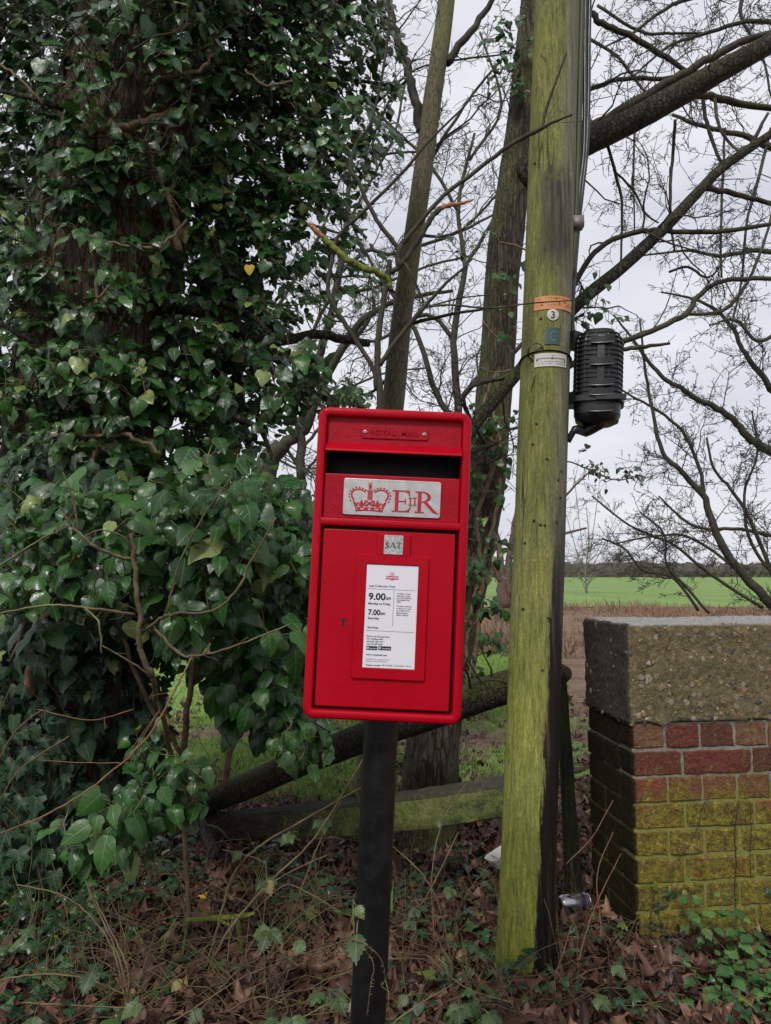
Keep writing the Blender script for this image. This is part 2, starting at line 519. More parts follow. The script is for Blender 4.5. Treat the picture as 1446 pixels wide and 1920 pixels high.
class Bag:
    """collects leaves (place, tip direction, face direction, length, tone)"""
    def __init__(s, kind, seed): s.kind, s.rows, s.rng = kind, [], np.random.default_rng(seed)
    def add(s, p, d, n, size, c=None, g=None):
        s.rows.append((*p, *d, *n, size, s.rng.random() if c is None else c, s.rng.random() if g is None else g))
    def emit(s, mb):
        A = np.array(s.rows)
        sh = SHAPES[s.kind]
        which = s.rng.integers(0, len(sh), len(A))
        for j, (V, UV, Q, T) in enumerate(sh):
            a = A[which == j]
            if not len(a): continue
            y = a[:, 3:6] / np.linalg.norm(a[:, 3:6], axis=1, keepdims=True)
            z = a[:, 6:9] - y * np.sum(a[:, 6:9] * y, 1, keepdims=True)
            z /= np.maximum(np.linalg.norm(z, axis=1, keepdims=True), 1e-6)
            x = np.cross(y, z)
            W = a[:, 9:10] * s.rng.uniform(.85, 1.15, (len(a), 1))
            zz = s.rng.uniform(.5, 1.5, (len(a), 1, 1))
            P3 = a[:, None, 0:3] + (V[None, :, 0:1] * W[:, None] * x[:, None] + V[None, :, 1:2] * a[:, None, 9:10] * y[:, None] + V[None, :, 2:3] * zz * a[:, None, 9:10] * z[:, None])
            k, nv = len(a), len(V)
            off = (np.arange(k) * nv)[:, None, None]
            col = np.repeat(np.column_stack([a[:, 10], a[:, 11], s.rng.random(k)]), nv, 0)
            mb.add(P3.reshape(-1, 3), (Q[None] + off).reshape(-1, 4), (T[None] + off).reshape(-1, 3), col, np.tile(UV, (k, 1)))

def inside(poly, x, y):
    c = False; j = len(poly) - 1
    for i in range(len(poly)):
        xi, yi = poly[i]; xj, yj = poly[j]
        if (yi > y) != (yj > y) and x < (xj - xi) * (y - yi) / (yj - yi) + xi: c = not c
        j = i
    return c

def pick(poly, rng):
    xs, ys = [p[0] for p in poly], [p[1] for p in poly]
    while True:
        x, y = rng.uniform(min(xs), max(xs)), rng.uniform(min(ys), max(ys))
        if inside(poly, x, y): return x, y

# ================================================================ SETTING: ground, field
rng = np.random.default_rng(7)

def ground_material():
    m, nt, b = new_mat("soil_and_grass"); k = NT(nt)
    v = k.coord('Object')
    xyz = k.sep(v)
    n1 = k.noise(1.1, 5, .65, v); n2 = k.noise(14, 6, .7, v); n3 = k.noise(70, 4, .7, v)
    soil = k.ramp(n2, [(.3, (.012, .008, .006)), (.5, (.035, .021, .014)), (.75, (.085, .048, .030))])
    grass = k.ramp(n2, [(.3, (.11, .18, .035)), (.6, (.21, .36, .065)), (.8, (.30, .43, .11))])
    brown = k.ramp(k.noise(2.2, 7, .8, v), [(.3, (.06, .035, .022)), (.48, (.18, .105, .07)), (.62, (.24, .16, .10)), (.75, (.20, .20, .09))])
    yy = k.math('ADD', xyz[1], k.math('MULTIPLY', k.math('SUBTRACT', n1, .5), 2.4))
    band = k.math('MULTIPLY', k.mapr(yy, 5.3, 5.6), k.mapr(yy, 6.3, 5.9))
    c = k.mix(k.mapr(yy, 3.9, 4.5), soil, k.mix(k.math('MAXIMUM', band, k.mapr(n1, .60, .68, 0, .8)), grass, brown))
    far = k.math('ADD', xyz[1], k.math('MULTIPLY', k.math('SUBTRACT', k.noise(.35, 4, .6, v), .5), 9))
    c = k.mix(k.mapr(far, 12, 15), c, brown)
    c = k.mix(k.mapr(k.math('ADD', xyz[0], k.math('MULTIPLY', n1, 1.2)), 1.9, 2.6), c, brown)
    k.l(c, b.inputs['Base Color']); b.inputs['Roughness'].default_value = .9
    k.l(k.bump(k.math('ADD', n2, k.math('MULTIPLY', n3, .4)), .8, .03), b.inputs['Normal'])
    return m

def ground():
    xs = np.unique(np.concatenate([np.linspace(-700, -12, 12), np.linspace(-9, 9, 151), np.linspace(12, 700, 12)]))
    ys = np.unique(np.concatenate([np.linspace(-60, -4, 8), np.linspace(-2, 12, 141), np.linspace(14, 60, 12), np.linspace(90, 900, 10)]))
    V = np.array([(x, y, H(x, y)) for y in ys for x in xs])
    idx = np.arange(len(xs) * len(ys)).reshape(len(ys), len(xs))
    Q = np.stack([idx[:-1, :-1], idx[:-1, 1:], idx[1:, 1:], idx[1:, :-1]], -1).reshape(-1, 4)
    mb = MB(); mb.add(V, Q)
    tag(mb.build('ground', ground_material()), kind='structure')
    # the crop field beyond the rough verge
    m, nt, b = new_mat("young_crop"); k = NT(nt)
    v = k.coord('Object', (1, .25, 1))
    c = k.ramp(k.noise(.35, 6, .65, v), [(.3, (.12, .20, .038)), (.55, (.155, .255, .052)), (.8, (.21, .285, .08))])
    k.l(c, b.inputs['Base Color']); b.inputs['Roughness'].default_value = .9
    k.l(k.bump(k.noise(9, 4, .7, v), .5, .05), b.inputs['Normal'])
    xs = np.linspace(-260, 320, 60); ys = np.linspace(27, 236, 24)
    V = np.array([(x, y + (1.6 * noise.noise(Vector((x * .08, 3, 0))) if y < 28 else 0), .03) for y in ys for x in xs])
    idx = np.arange(len(xs) * len(ys)).reshape(len(ys), len(xs))
    Q = np.stack([idx[:-1, :-1], idx[:-1, 1:], idx[1:, 1:], idx[1:, :-1]], -1).reshape(-1, 4)
    mb = MB(); mb.add(V, Q)
    tag(mb.build('field', m), kind='structure')
ground()

# ================================================================ POST BOX
def red_paint():
    m, nt, b = new_mat("red_paint"); k = NT(nt)
    v = k.coord('Object')
    n = k.noise(7, 5, .6, v)
    c = k.ramp(n, [(.3, (.36, .0006, .009)), (.7, (.43, .0008, .012))])
    spots = k.mapr(k.voro(120, v), .06, .13, 1, 0)
    rare = k.mapr(k.noise(13, 3, .6, v), .62, .70)
    c = k.mix(k.math('MULTIPLY', spots, k.math('MULTIPLY', rare, .8)), c, (.55, .30, .22))
    grime = k.mapr(k.noise(3.2, 6, .75, v, .8), .58, .8, 0, .4)
    c = k.mix(grime, c, (.32, .004, .012))
    k.l(c, b.inputs['Base Color'])
    k.l(k.mapr(n, .3, .7, .30, .44), b.inputs['Roughness'])
    b.inputs['Specular IOR Level'].default_value = .16
    k.l(k.bump(k.math('ADD', k.noise(260, 2, .5, v), k.noise(24, 2, .5, v)), .16, .002), b.inputs['Normal'])
    return m
M_RED = red_paint()
M_GRAIN = simple_mat("grained_red_paint", (.33, .0012, .012), .42, var=.12, vscale=40, bump=.4, bscale=330, spec=.2, dirt=(.22, .005, .012), dirt_amt=.25)
M_SLOT = simple_mat("black_shade", (.006, .005, .005), .6)  # black that paints the shade inside the slot and behind the door
M_BLACKPOST = simple_mat("worn_black_paint", (.0055, .0055, .006), .36, var=.4, vscale=30, bump=.3, bscale=160, spec=.4, dirt=(.022, .021, .020), dirt_amt=.3)
M_ALU = simple_mat("brushed_aluminium", (.52, .51, .49), .42, metal=.75, var=.12, vscale=60, bump=.1)
M_ALU2 = simple_mat("stippled_aluminium", (.46, .46, .45), .5, metal=.6, var=.35, vscale=320, bump=.4)
M_STEEL = simple_mat("steel_screw", (.6, .6, .6), .3, metal=.9)
M_PAPER = simple_mat("white_notice", (.72, .72, .76), .35, var=.02, vscale=12)
M_INK = simple_mat("dark_ink", (.012, .012, .02), .5)
M_PINK = simple_mat("pale_red_ink", (.55, .10, .13), .5)
M_WHITEINK = simple_mat("white_ink", (.75, .75, .78), .5)
M_EMRED = simple_mat("emblem_red", (.40, .004, .018), .4)

def rrect(w0, w1, v0, v1, y, r, n=5):
    """rounded rectangle loop in the x-z plane at depth y"""
    pts = []
    for cx, cz, a0 in ((w1 - r, v1 - r, 0), (w0 + r, v1 - r, 90), (w0 + r, v0 + r, 180), (w1 - r, v0 + r, 270)):
        for i in range(n):
            a = R(a0 + 90 * i / (n - 1))
            pts.append((cx + r * math.cos(a), y, cz + r * math.sin(a)))
    return pts

def post_box():
    LEAN = R(2.6)
    C = P(729, 1055, 1.20)
    k = mpp(729, 1055, 1.20)
    M = Matrix.Rotation(LEAN, 3, 'Y')
    YF = -.095
    zc = (C[2] + .02) / math.cos(LEAN)
    base = C - np.array(M @ Vector((0, YF, zc)))
    root = thing('post_box', base, "red lamp post box on a leaning black pole with a white notice on its door", "post box", rot=(0, LEAN, 0))
    def b(mb, name, mat, parent=root, sharp=14): return mb.build(name, mat, parent, True, True, sharp)
    def L(u0, u1, v0, v1, y, r, n=5): return rrect(u0 * k, u1 * k, zc + v0 * k, zc + v1 * k, YF + y, r * k, n)
    def slab(mb, u0, u1, v0, v1, y0, y1, r, bev):
        loft(mb, [L(u0, u1, v0, v1, y1, r), L(u0, u1, v0, v1, y0 + bev * k, r), L(u0 + bev * .3, u1 - bev * .3, v0 + bev * .3, v1 - bev * .3, y0 + bev * .3 * k, max(r - bev * .3, .3)), L(u0 + bev, u1 - bev, v0 + bev, v1 - bev, y0, max(r - bev, .2))])
    def c2(cx, cy, oy=740):
        dx, dy = 560 + cx / 4.253 - 729, oy + cy / 4.253 - 1055
        return dx * .999 + dy * .0454, dx * .0454 - dy * .999

    # pole
    mb = MB()
    h = zc - 300 * k
    tube(mb, [(0, 0, -.25), (0, 0, h * .3), (0, 0, h * .6), (0, 0, h + .02)], .0305, 28)
    b(mb, 'pole', M_BLACKPOST, sharp=40)
    mb = MB(); lathe(mb, [(.031, h - .004), (.045, h), (.045, h + .012), (.031, h + .013)], n=24)
    b(mb, 'pole_collar', M_BLACKPOST)

    # housing: casing, raised rim, recess walls, panels
    mb = MB()
    def O(i, y, r): return L(-147 + i, 147 - i, -293 + i, 293 - i, y, r)
    loft(mb, [O(7, .185, 12), O(6, .014, 14), O(1.5, .012, 18), O(0, .008, 20), O(.4, .0045, 20), O(2.2, .0015, 18), O(5, .0, 15), O(13, .0, 7), O(15.5, .0012, 5), O(17, .004, 4), O(17.8, .022, 3.5)], True, False)
    # bar between the two recesses
    for v0, v1 in ((65.5, 80.5),):
        prof = [(.022, v0), (.004, v0), (.0012, v0 + 1.2), (.0003, v0 + 3), (.0003, v1 - 3), (.0012, v1 - 1.2), (.004, v1), (.022, v1)]
        loft(mb, [[(u * k, YF + y, zc + v * k) for y, v in prof] for u in (-131, 131)], False, False, closed=False)
    b(mb, 'housing', M_RED, sharp=32)
    mb = MB()
    slab(mb, -129.6, 129.6, 216, 280, .0115, .024, 2, 1.5)
    slab(mb, -129.6, 129.6, 79, 165.5, .0075, .024, 2, 2.5)
    b(mb, 'front_panel', M_GRAIN)
    mb = MB(); slab(mb, -132, 132, -279, 66, .0205, .024, 2, .5)
    b(mb, 'door_recess', M_SLOT)  # black sheet painting the shade in the gap round the door
    # letter slot: an open pocket behind the hood, its shade painted black
    mb = MB()
    y0, y1 = YF + .012, YF + .085
    u, va, vb = 130 * k, zc + 163 * k, zc + 222 * k
    V = [(-u, y0, va), (u, y0, va), (u, y0, vb), (-u, y0, vb), (-u, y1, va), (u, y1, va), (u, y1, vb), (-u, y1, vb)]
    mb.add(V, [(0, 1, 5, 4), (1, 2, 6, 5), (2, 3, 7, 6), (3, 0, 4, 7), (4, 5, 6, 7)])
    b(mb, 'letter_slot', M_SLOT)
    # hood over the slot
    mb = MB()
    prof = [(.014, 226), (.0105, 225.5), (-.0045, 211), (-.006, 207.5), (-.0045, 206), (.0, 206.5), (.016, 211)]
    loft(mb, [[(u_ * k, YF + y, zc + v * k) for y, v in prof] for u_ in (-129.4, -128.6, 128.6, 129.4)])
    b(mb, 'hood', M_RED)
    # raised maker's plate
    mb = MB(); slab(mb, -65, 66, 236, 262, .0092, .013, 7, 1.6)
    plate = b(mb, 'name_plate', M_GRAIN)
    mb = MB()
    V, T = text2d("ROYAL  MAIL", .012)
    w = V[:, 0].max()
    V3 = np.column_stack([(V[:, 0] / w * 94 - 47) * k, np.full(len(V), YF + .0085), zc + (244.5 + V[:, 1] * 9.5) * k])
    from collections import Counter
    ed = Counter(); dr = {}
    for t in T:
        for a_, b_ in ((t[0], t[1]), (t[1], t[2]), (t[2], t[0])): ed[frozenset((a_, b_))] += 1; dr[frozenset((a_, b_))] = (a_, b_)
    V3[:, 1] -= .0007
    nV = len(V3)
    mb.add(np.vstack([V3, V3 + np.array([0, .0018, 0])]), [(dr[e][0], dr[e][1], dr[e][1] + nV, dr[e][0] + nV) for e in ed if ed[e] == 1], T)
    b(mb, 'raised_lettering', M_RED, plate)
    for uu in (-56.5, 57.5):
        mb = MB(); lathe(mb, [(4.1 * k, 0), (4.0 * k, .0006), (2.9 * k, .0014), (1.2 * k, .0016), (1.1 * k, .0008)], (uu * k, YF + .0092, zc + 249 * k), 16, (0, -1, 0))
        b(mb, 'screw', M_STEEL, plate)
        mb = MB(); lathe(mb, [(1.15 * k, 0), (1.1 * k, .0003)], (uu * k, YF + .0076, zc + 249 * k), 8, (0, -1, 0))
        b(mb, 'screw_socket', M_INK, plate)

    # royal cypher plate
    mb = MB(); slab(mb, -91.5, 93, 87.6, 157, .0045, .0078, 4, .7)
    cy = b(mb, 'cypher_plate', M_ALU)
    YP = YF + .0043
    cnt = [0]
    mi_ = [0]
    def flat(mb, pts, lift=0.0):
        cnt[0] += 1
        y = YP - .00035 - .000012 * cnt[0] - lift
        tri = poly_fill(pts)
        V = [(a * k, y, zc + c * k) for a, c in pts] + [(a * k, YP + .0004, zc + c * k) for a, c in pts]
        n = len(pts)
        mb.add(V, [(i, (i + 1) % n, n + (i + 1) % n, n + i) for i in range(n)], tri, mi=mi_[0])
    def stroke(mb, pts, w, lift=0.0):
        p = np.array(pts, float); t = np.gradient(p, axis=0); t /= np.linalg.norm(t, axis=1, keepdims=True)
        nn = np.stack([-t[:, 1], t[:, 0]], 1) * (np.broadcast_to(w, (len(p),))[:, None] / 2)
        flat(mb, [tuple(x) for x in p + nn] + [tuple(x) for x in (p - nn)[::-1]], lift)
    # crown
    mb = MB()
    cu, cv = c2(561, 932)
    sc = 1 / 4.253
    def K(x, y): return cu + x * sc, cv + y * sc
    flat(mb, [K(-108, 0), K(-40, 8), K(40, 8), K(108, 0), K(118, 42), K(60, 34), K(0, 38), K(-60, 34), K(-118, 42)])
    for s in (-1, 1):
        arch = smooth_path([(s * x, y, 0) for x, y in ((128, 92), (147, 128), (140, 160), (112, 178), (74, 178), (34, 160))], 4)[:, :2]
        stroke(mb, [K(*a) for a in arch], np.linspace(15, 9, len(arch)) * sc)
        for x, y in ((154, 88), (163, 113), (165, 138), (156, 163), (138, 182), (113, 195), (85, 196), (60, 189), (37, 178)):
            flat(mb, [K(s * x + 7.6 * math.cos(a), y + 7.6 * math.sin(a)) for a in np.linspace(0, 2 * np.pi, 9)[:-1]])
        # fleur and half cross standing on the band
        flat(mb, [K(s * 64 - 7, 38), K(s * 64 - 14, 72), K(s * 64, 102), K(s * 64 + 14, 72), K(s * 64 + 7, 38)])
        for q in (-1, 1):
            f = smooth_path([(s * 64 + q * 8, 40, 0), (s * 64 + q * 26, 72, 0), (s * 64 + q * 36, 62, 0), (s * 64 + q * 30, 50, 0)], 4)[:, :2]
            stroke(mb, [K(*a) for a in f], 9 * sc)
        flat(mb, [K(s * 118, 42), K(s * 98, 46), K(s * 104, 64), K(s * 132, 92), K(s * 134, 72)])
        stroke(mb, [K(-33 * s, 46), K(33 * s, 92)], 13 * sc)
        stroke(mb, [K(s * 24, 44), K(s * 40, 52), K(s * 40, 88), K(s * 26, 94)], 7 * sc)
    for x in (-15, -3, 8, 18):
        stroke(mb, [K(x, 96), K(x, 164)], 6.5 * sc)
    for y in (108, 122, 138, 152):
        stroke(mb, [K(-14, y), K(18, y)], 3 * sc)
    orb = [K(24 * math.cos(a), 166 + 22 * math.sin(a)) for a in np.linspace(0, np.pi, 11)]
    flat(mb, [K(-22, 164), K(22, 164)] + orb)
    flat(mb, [K(-10, 190), K(10, 190), K(14, 206), K(4, 214), K(-4, 214), K(-14, 206)])
    flat(mb, [K(-14, 214), K(14, 214), K(14, 238), K(-14, 238)])
    mi_[0] = 1
    for x, y, w in ((0, 22, 13),):
        flat(mb, [K(x - w, y), K(x, y + w), K(x + w, y), K(x, y - w)], .0004)
    for s in (-1, 1):
        flat(mb, [K(s * 42, 18), K(s * 42, 27), K(s * 74, 25), K(s * 74, 16)], .0004)
        flat(mb, [K(s * 100, 14), K(s * 94, 22), K(s * 100, 30), K(s * 106, 22)], .0004)
    stroke(mb, [K(-11, 218), K(11, 234)], 3.5 * sc, .0004); stroke(mb, [K(11, 218), K(-11, 234)], 3.5 * sc, .0004)
    stroke(mb, [K(-20, 176), K(20, 176)], 4 * sc, .0004); stroke(mb, [K(0, 176), K(0, 188)], 3.5 * sc, .0004)
    b(mb, 'crown_emblem', [M_EMRED, M_ALU], cy); mi_[0] = 0
    # letters E II R with serifs
    mb = MB()
    def letter(ch, u0, v0, h, col_mb=None, th=.165, t=.05):
        g = lambda x, y: (u0 + x * h, v0 + y * h)
        def rect(a, b_, c, d): flat(col_mb, [g(a, b_), g(c, b_), g(c, d), g(a, d)])
        if ch == 'E':
            rect(.13, 0, .13 + th, 1); rect(0, 0, .80, t); rect(0, 1 - t, .80, 1); rect(.29, .47, .62, .47 + t)
            flat(col_mb, [g(.58, 1 - t), g(.80, 1), g(.83, .74), g(.78, .74), g(.74, .88)])
            flat(col_mb, [g(.60, t), g(.76, .12), g(.84, .27), g(.88, .27), g(.80, 0)])
            flat(col_mb, [g(.60, .36), g(.64, .36), g(.64, .62), g(.60, .62)])
        if ch == 'I':
            rect(.16, 0, .16 + th, 1); rect(0, 0, .32 + th, t * 1.3); rect(0, 1 - t * 1.3, .32 + th, 1)
        if ch == 'R':
            rect(.12, 0, .12 + th, 1); rect(0, 0, .42, t); rect(0, 1 - t, .32, 1)
            a = np.linspace(np.pi / 2, -np.pi / 2, 14)
            outer = [g(.30 + .42 * math.cos(x), .745 + .255 * math.sin(x)) for x in a]
            inner = [g(.30 + .26 * math.cos(x), .745 + .21 * math.sin(x)) for x in a]
            flat(col_mb, outer + inner[::-1])
            rect(.28, .49, .34, .49 + t)
            flat(col_mb, [g(.38, .50), g(.55, .52), g(1.0, .05), g(1.12, 0), g(.92, 0), g(.82, .04)])
    eu, ev = c2(742, 928); letter('E', eu, ev, 41, mb)
    ru, rv = c2(928, 938); letter('R', ru, rv, 41, mb)
    for cx in (876, 912):
        iu, iv = c2(cx, 879); letter('I', iu, iv, 15, mb, .17, .06)
    b(mb, 'cypher_letters', M_EMRED, cy)

    # door
    mb = MB(); slab(mb, -125.5, 123.5, -269.5, 59, .0048, .019, 3, 1.6)
    door = b(mb, 'door', M_RED)
    mb = MB()
    fl = [(-60.5, 76, -216.5, 14), (-41, 57, -196, -4)]
    o, i_ = fl
    loft(mb, [L(*o, .0049, 3), L(*o, .0015, 3), L(o[0] + 1.5, o[1] - 1.5, o[2] + 1.5, o[3] - 1.5, .0, 2.5), L(i_[0] - 1, i_[1] + 1, i_[2] - 1, i_[3] + 1, .0, 1.5), L(*i_, .0008, 1), L(*i_, .0049, 1)], False, False)
    slab(mb, -24, 39.5, 13.3, 54, .0003, .0049, 2, 1.3)
    b(mb, 'notice_frame', M_RED, door)
    mb = MB(); slab(mb, -40.5, 56.5, -195.5, -4.5, .0020, .0047, .6, .2)
    b(mb, 'notice', M_PAPER, door)
    mb = MB(); slab(mb, -10.4, 25.4, 15.5, 51.6, -.0006, .0006, 1, .4)
    b(mb, 'day_tab', M_ALU2, door)
    cnt[0] = 0; YP = YF - .0006
    mb = MB()
    def sg(pts, w): stroke(mb, pts, w)
    su, sv, hh = -7.4, 27.5, 10.6
    s_curve = smooth_path([(5.6, 8.2, 0), (4.2, 10.1, 0), (1.9, 9.6, 0), (1.2, 7.4, 0), (3.4, 5.4, 0), (5.8, 3.4, 0), (4.9, .8, 0), (2.3, .4, 0), (.6, 2.2, 0)], 4)[:, :2]
    sg(s_curve + np.array([su, sv]), 1.1 + 1.0 * np.sin(np.linspace(0, np.pi, len(s_curve))) ** 2)
    for p_ in ([(5.6, 7.4), (5.9, 10.4)], [(.5, 3.2), (.4, .2)]): sg([(a + su, c + sv) for a, c in p_], .7)
    su += 8.6
    sg([(su + .6, sv + .3), (su + 5.2, sv + hh)], .8); sg([(su + 5.0, sv + hh + .2), (su + 9.6, sv + .3)], 2.0)
    sg([(su + 2.6, sv + 3.8), (su + 7.6, sv + 3.8)], .7); sg([(su - .8, sv + .3), (su + 2.2, sv + .3)], .7); sg([(su + 7.4, sv + .3), (su + 11.6, sv + .3)], .7)
    su += 11.6
    sg([(su + 5, sv), (su + 5, sv + hh)], 1.9); sg([(su + .4, sv + hh - .3), (su + 9.6, sv + hh - .3)], .8)
    sg([(su + 3, sv + .3), (su + 7, sv + .3)], .7); sg([(su + .5, sv + hh), (su + .3, sv + 7.6)], .8); sg([(su + 9.5, sv + hh), (su + 9.7, sv + 7.6)], .8)
    b(mb, 'day_lettering', M_INK, door)
    # keyhole
    YP = YF + .0046
    mb = MB(); cnt[0] = 0
    ku, kv = -79.8, -110.5
    flat(mb, [(ku + 4 * math.cos(a), kv + 4 * math.sin(a)) for a in np.linspace(0, 2 * np.pi, 15)[:-1]])
    flat(mb, [(ku - 1.7, kv), (ku + 1.7, kv), (ku + 2.4, kv - 12), (ku - 2.4, kv - 12)])
    b(mb, 'keyhole', M_SLOT, door)
    # notice printing
    def n2(cx, cy):
        left = 545 - 33 * (cy - 252) / 810
        x = (cx - left) / 4.253
        return -40.5 + x, -4.5 - (cy - 252) / 4.253 + x * .045
    YN = YF + .0020
    pm = [0]
    def word(mb, s, cx, cy, cap, width=None, bold=0.0, lift=.0003):
        V, T = text2d(s, bold)
        u0, v0 = n2(cx, cy)
        cap /= 4.253
        sx = cap if width is None else width / 4.253 / V[:, 0].max()
        mb.add(np.column_stack([(u0 + V[:, 0] * sx) * k, np.full(len(V), YN - lift), zc + (v0 + V[:, 1] * cap) * k]), None, T, mi=pm[0])
    def bar(mb, x0, y0, x1, y1, lift=.00025):
        a = n2(x0, y0); c = (n2(x1, y0)[0] if y1 - y0 < x1 - x0 else n2(x0, y0)[0] + (x1 - x0) / 4.253, n2(x0, y1)[1])
        V = [(a[0] * k, YN - lift, zc + a[1] * k), (c[0] * k, YN - lift, zc + a[1] * k), (c[0] * k, YN - lift, zc + c[1] * k), (a[0] * k, YN - lift, zc + c[1] * k)]
        mb.add(V, [(0, 1, 2, 3)], mi=pm[0])
    mb = MB()
    word(mb, "Last Collection Time", 563, 431, 17, 207, .012)
    word(mb, "9.00", 558, 532, 52, 136, .03); word(mb, "am", 697, 534, 30, 40, .02)
    word(mb, "Monday to Friday", 558, 571, 18, 177, .02)
    word(mb, "7.00", 556, 652, 42, 96, .03); word(mb, "am", 653, 653, 27, 38, .02)
    word(mb, "Saturday", 553, 686, 18, 91, .02)
    for s, y, w in (("A 4.00pm or later", 491, 114), ("collection is made", 508, 110), ("from the Postbox at", 524, 120), ("Finchingfield Post", 541, 107), ("Office", 557, 34),
                    ("The latest collection", 590, 121), ("in the area is made", 608, 117), ("at 5.30pm from", 625, 103), ("Market Square,", 643, 90), ("Saffron Walden", 660, 93)):
        word(mb, s, 781, y, 11, w, .012)
    word(mb, "Services", 551, 759, 18, 84, .015)
    for s, y, w in (("Find us on the app store.", 826, 183), ("For locating other", 846, 131), ("services near you -", 866, 139), ("scan the QR code.", 886, 126)):
        word(mb, s, 547, y, 13, w, .016)
    word(mb, "www.royalmail.com", 541, 970, 13, 166, .02)
    word(mb, "Royal Mail uses concealed security", 541, 1003, 9, 186); word(mb, "markings to protect Postboxes", 541, 1019, 9, 164)
    word(mb, "Postbox number", 540, 1051, 12, 118, .025); word(mb, "CB10 206D  21/07/2023  CP:13", 664, 1054, 12, 232)
    for x0, y0, x1, y1 in ((548, 445, 930, 447.4), (540, 775, 918, 777.4), (760, 462, 762.4, 745), (545, 897, 632, 928), (640, 899, 740, 930)): bar(mb, x0, y0, x1, y1)
    pm[0] = 1
    bar(mb, 697, 344, 797, 373)
    for x0, y0, x1, y1 in ((728, 318, 731, 345), (761, 318, 764, 345), (728, 318, 764, 321), (737, 328, 755, 340)): bar(mb, x0, y0, x1, y1)
    a = n2(728, 373); c_ = n2(764, 373); d_ = n2(746, 386)
    mb.add([(p_[0] * k, YN - .0002, zc + p_[1] * k) for p_ in (a, c_, d_)], None, [(0, 1, 2)], mi=pm[0])
    pm[0] = 2
    word(mb, "Royal Mail", 702, 366, 16, 90, .015, .0006)
    word(mb, "App Store", 570, 921, 11, 58, .02, .0006); word(mb, "Google Play", 670, 923, 11, 66, .02, .0006)
    bar(mb, 551, 905, 563, 920, .0006)
    a, c_, d_ = n2(647, 905), n2(647, 924), n2(664, 914)
    mb.add([(p_[0] * k, YN - .0006, zc + p_[1] * k) for p_ in (a, c_, d_)], None, [(0, 1, 2)], mi=pm[0])
    b(mb, 'notice_print', [M_INK, M_PINK, M_WHITEINK], door, None)
post_box()

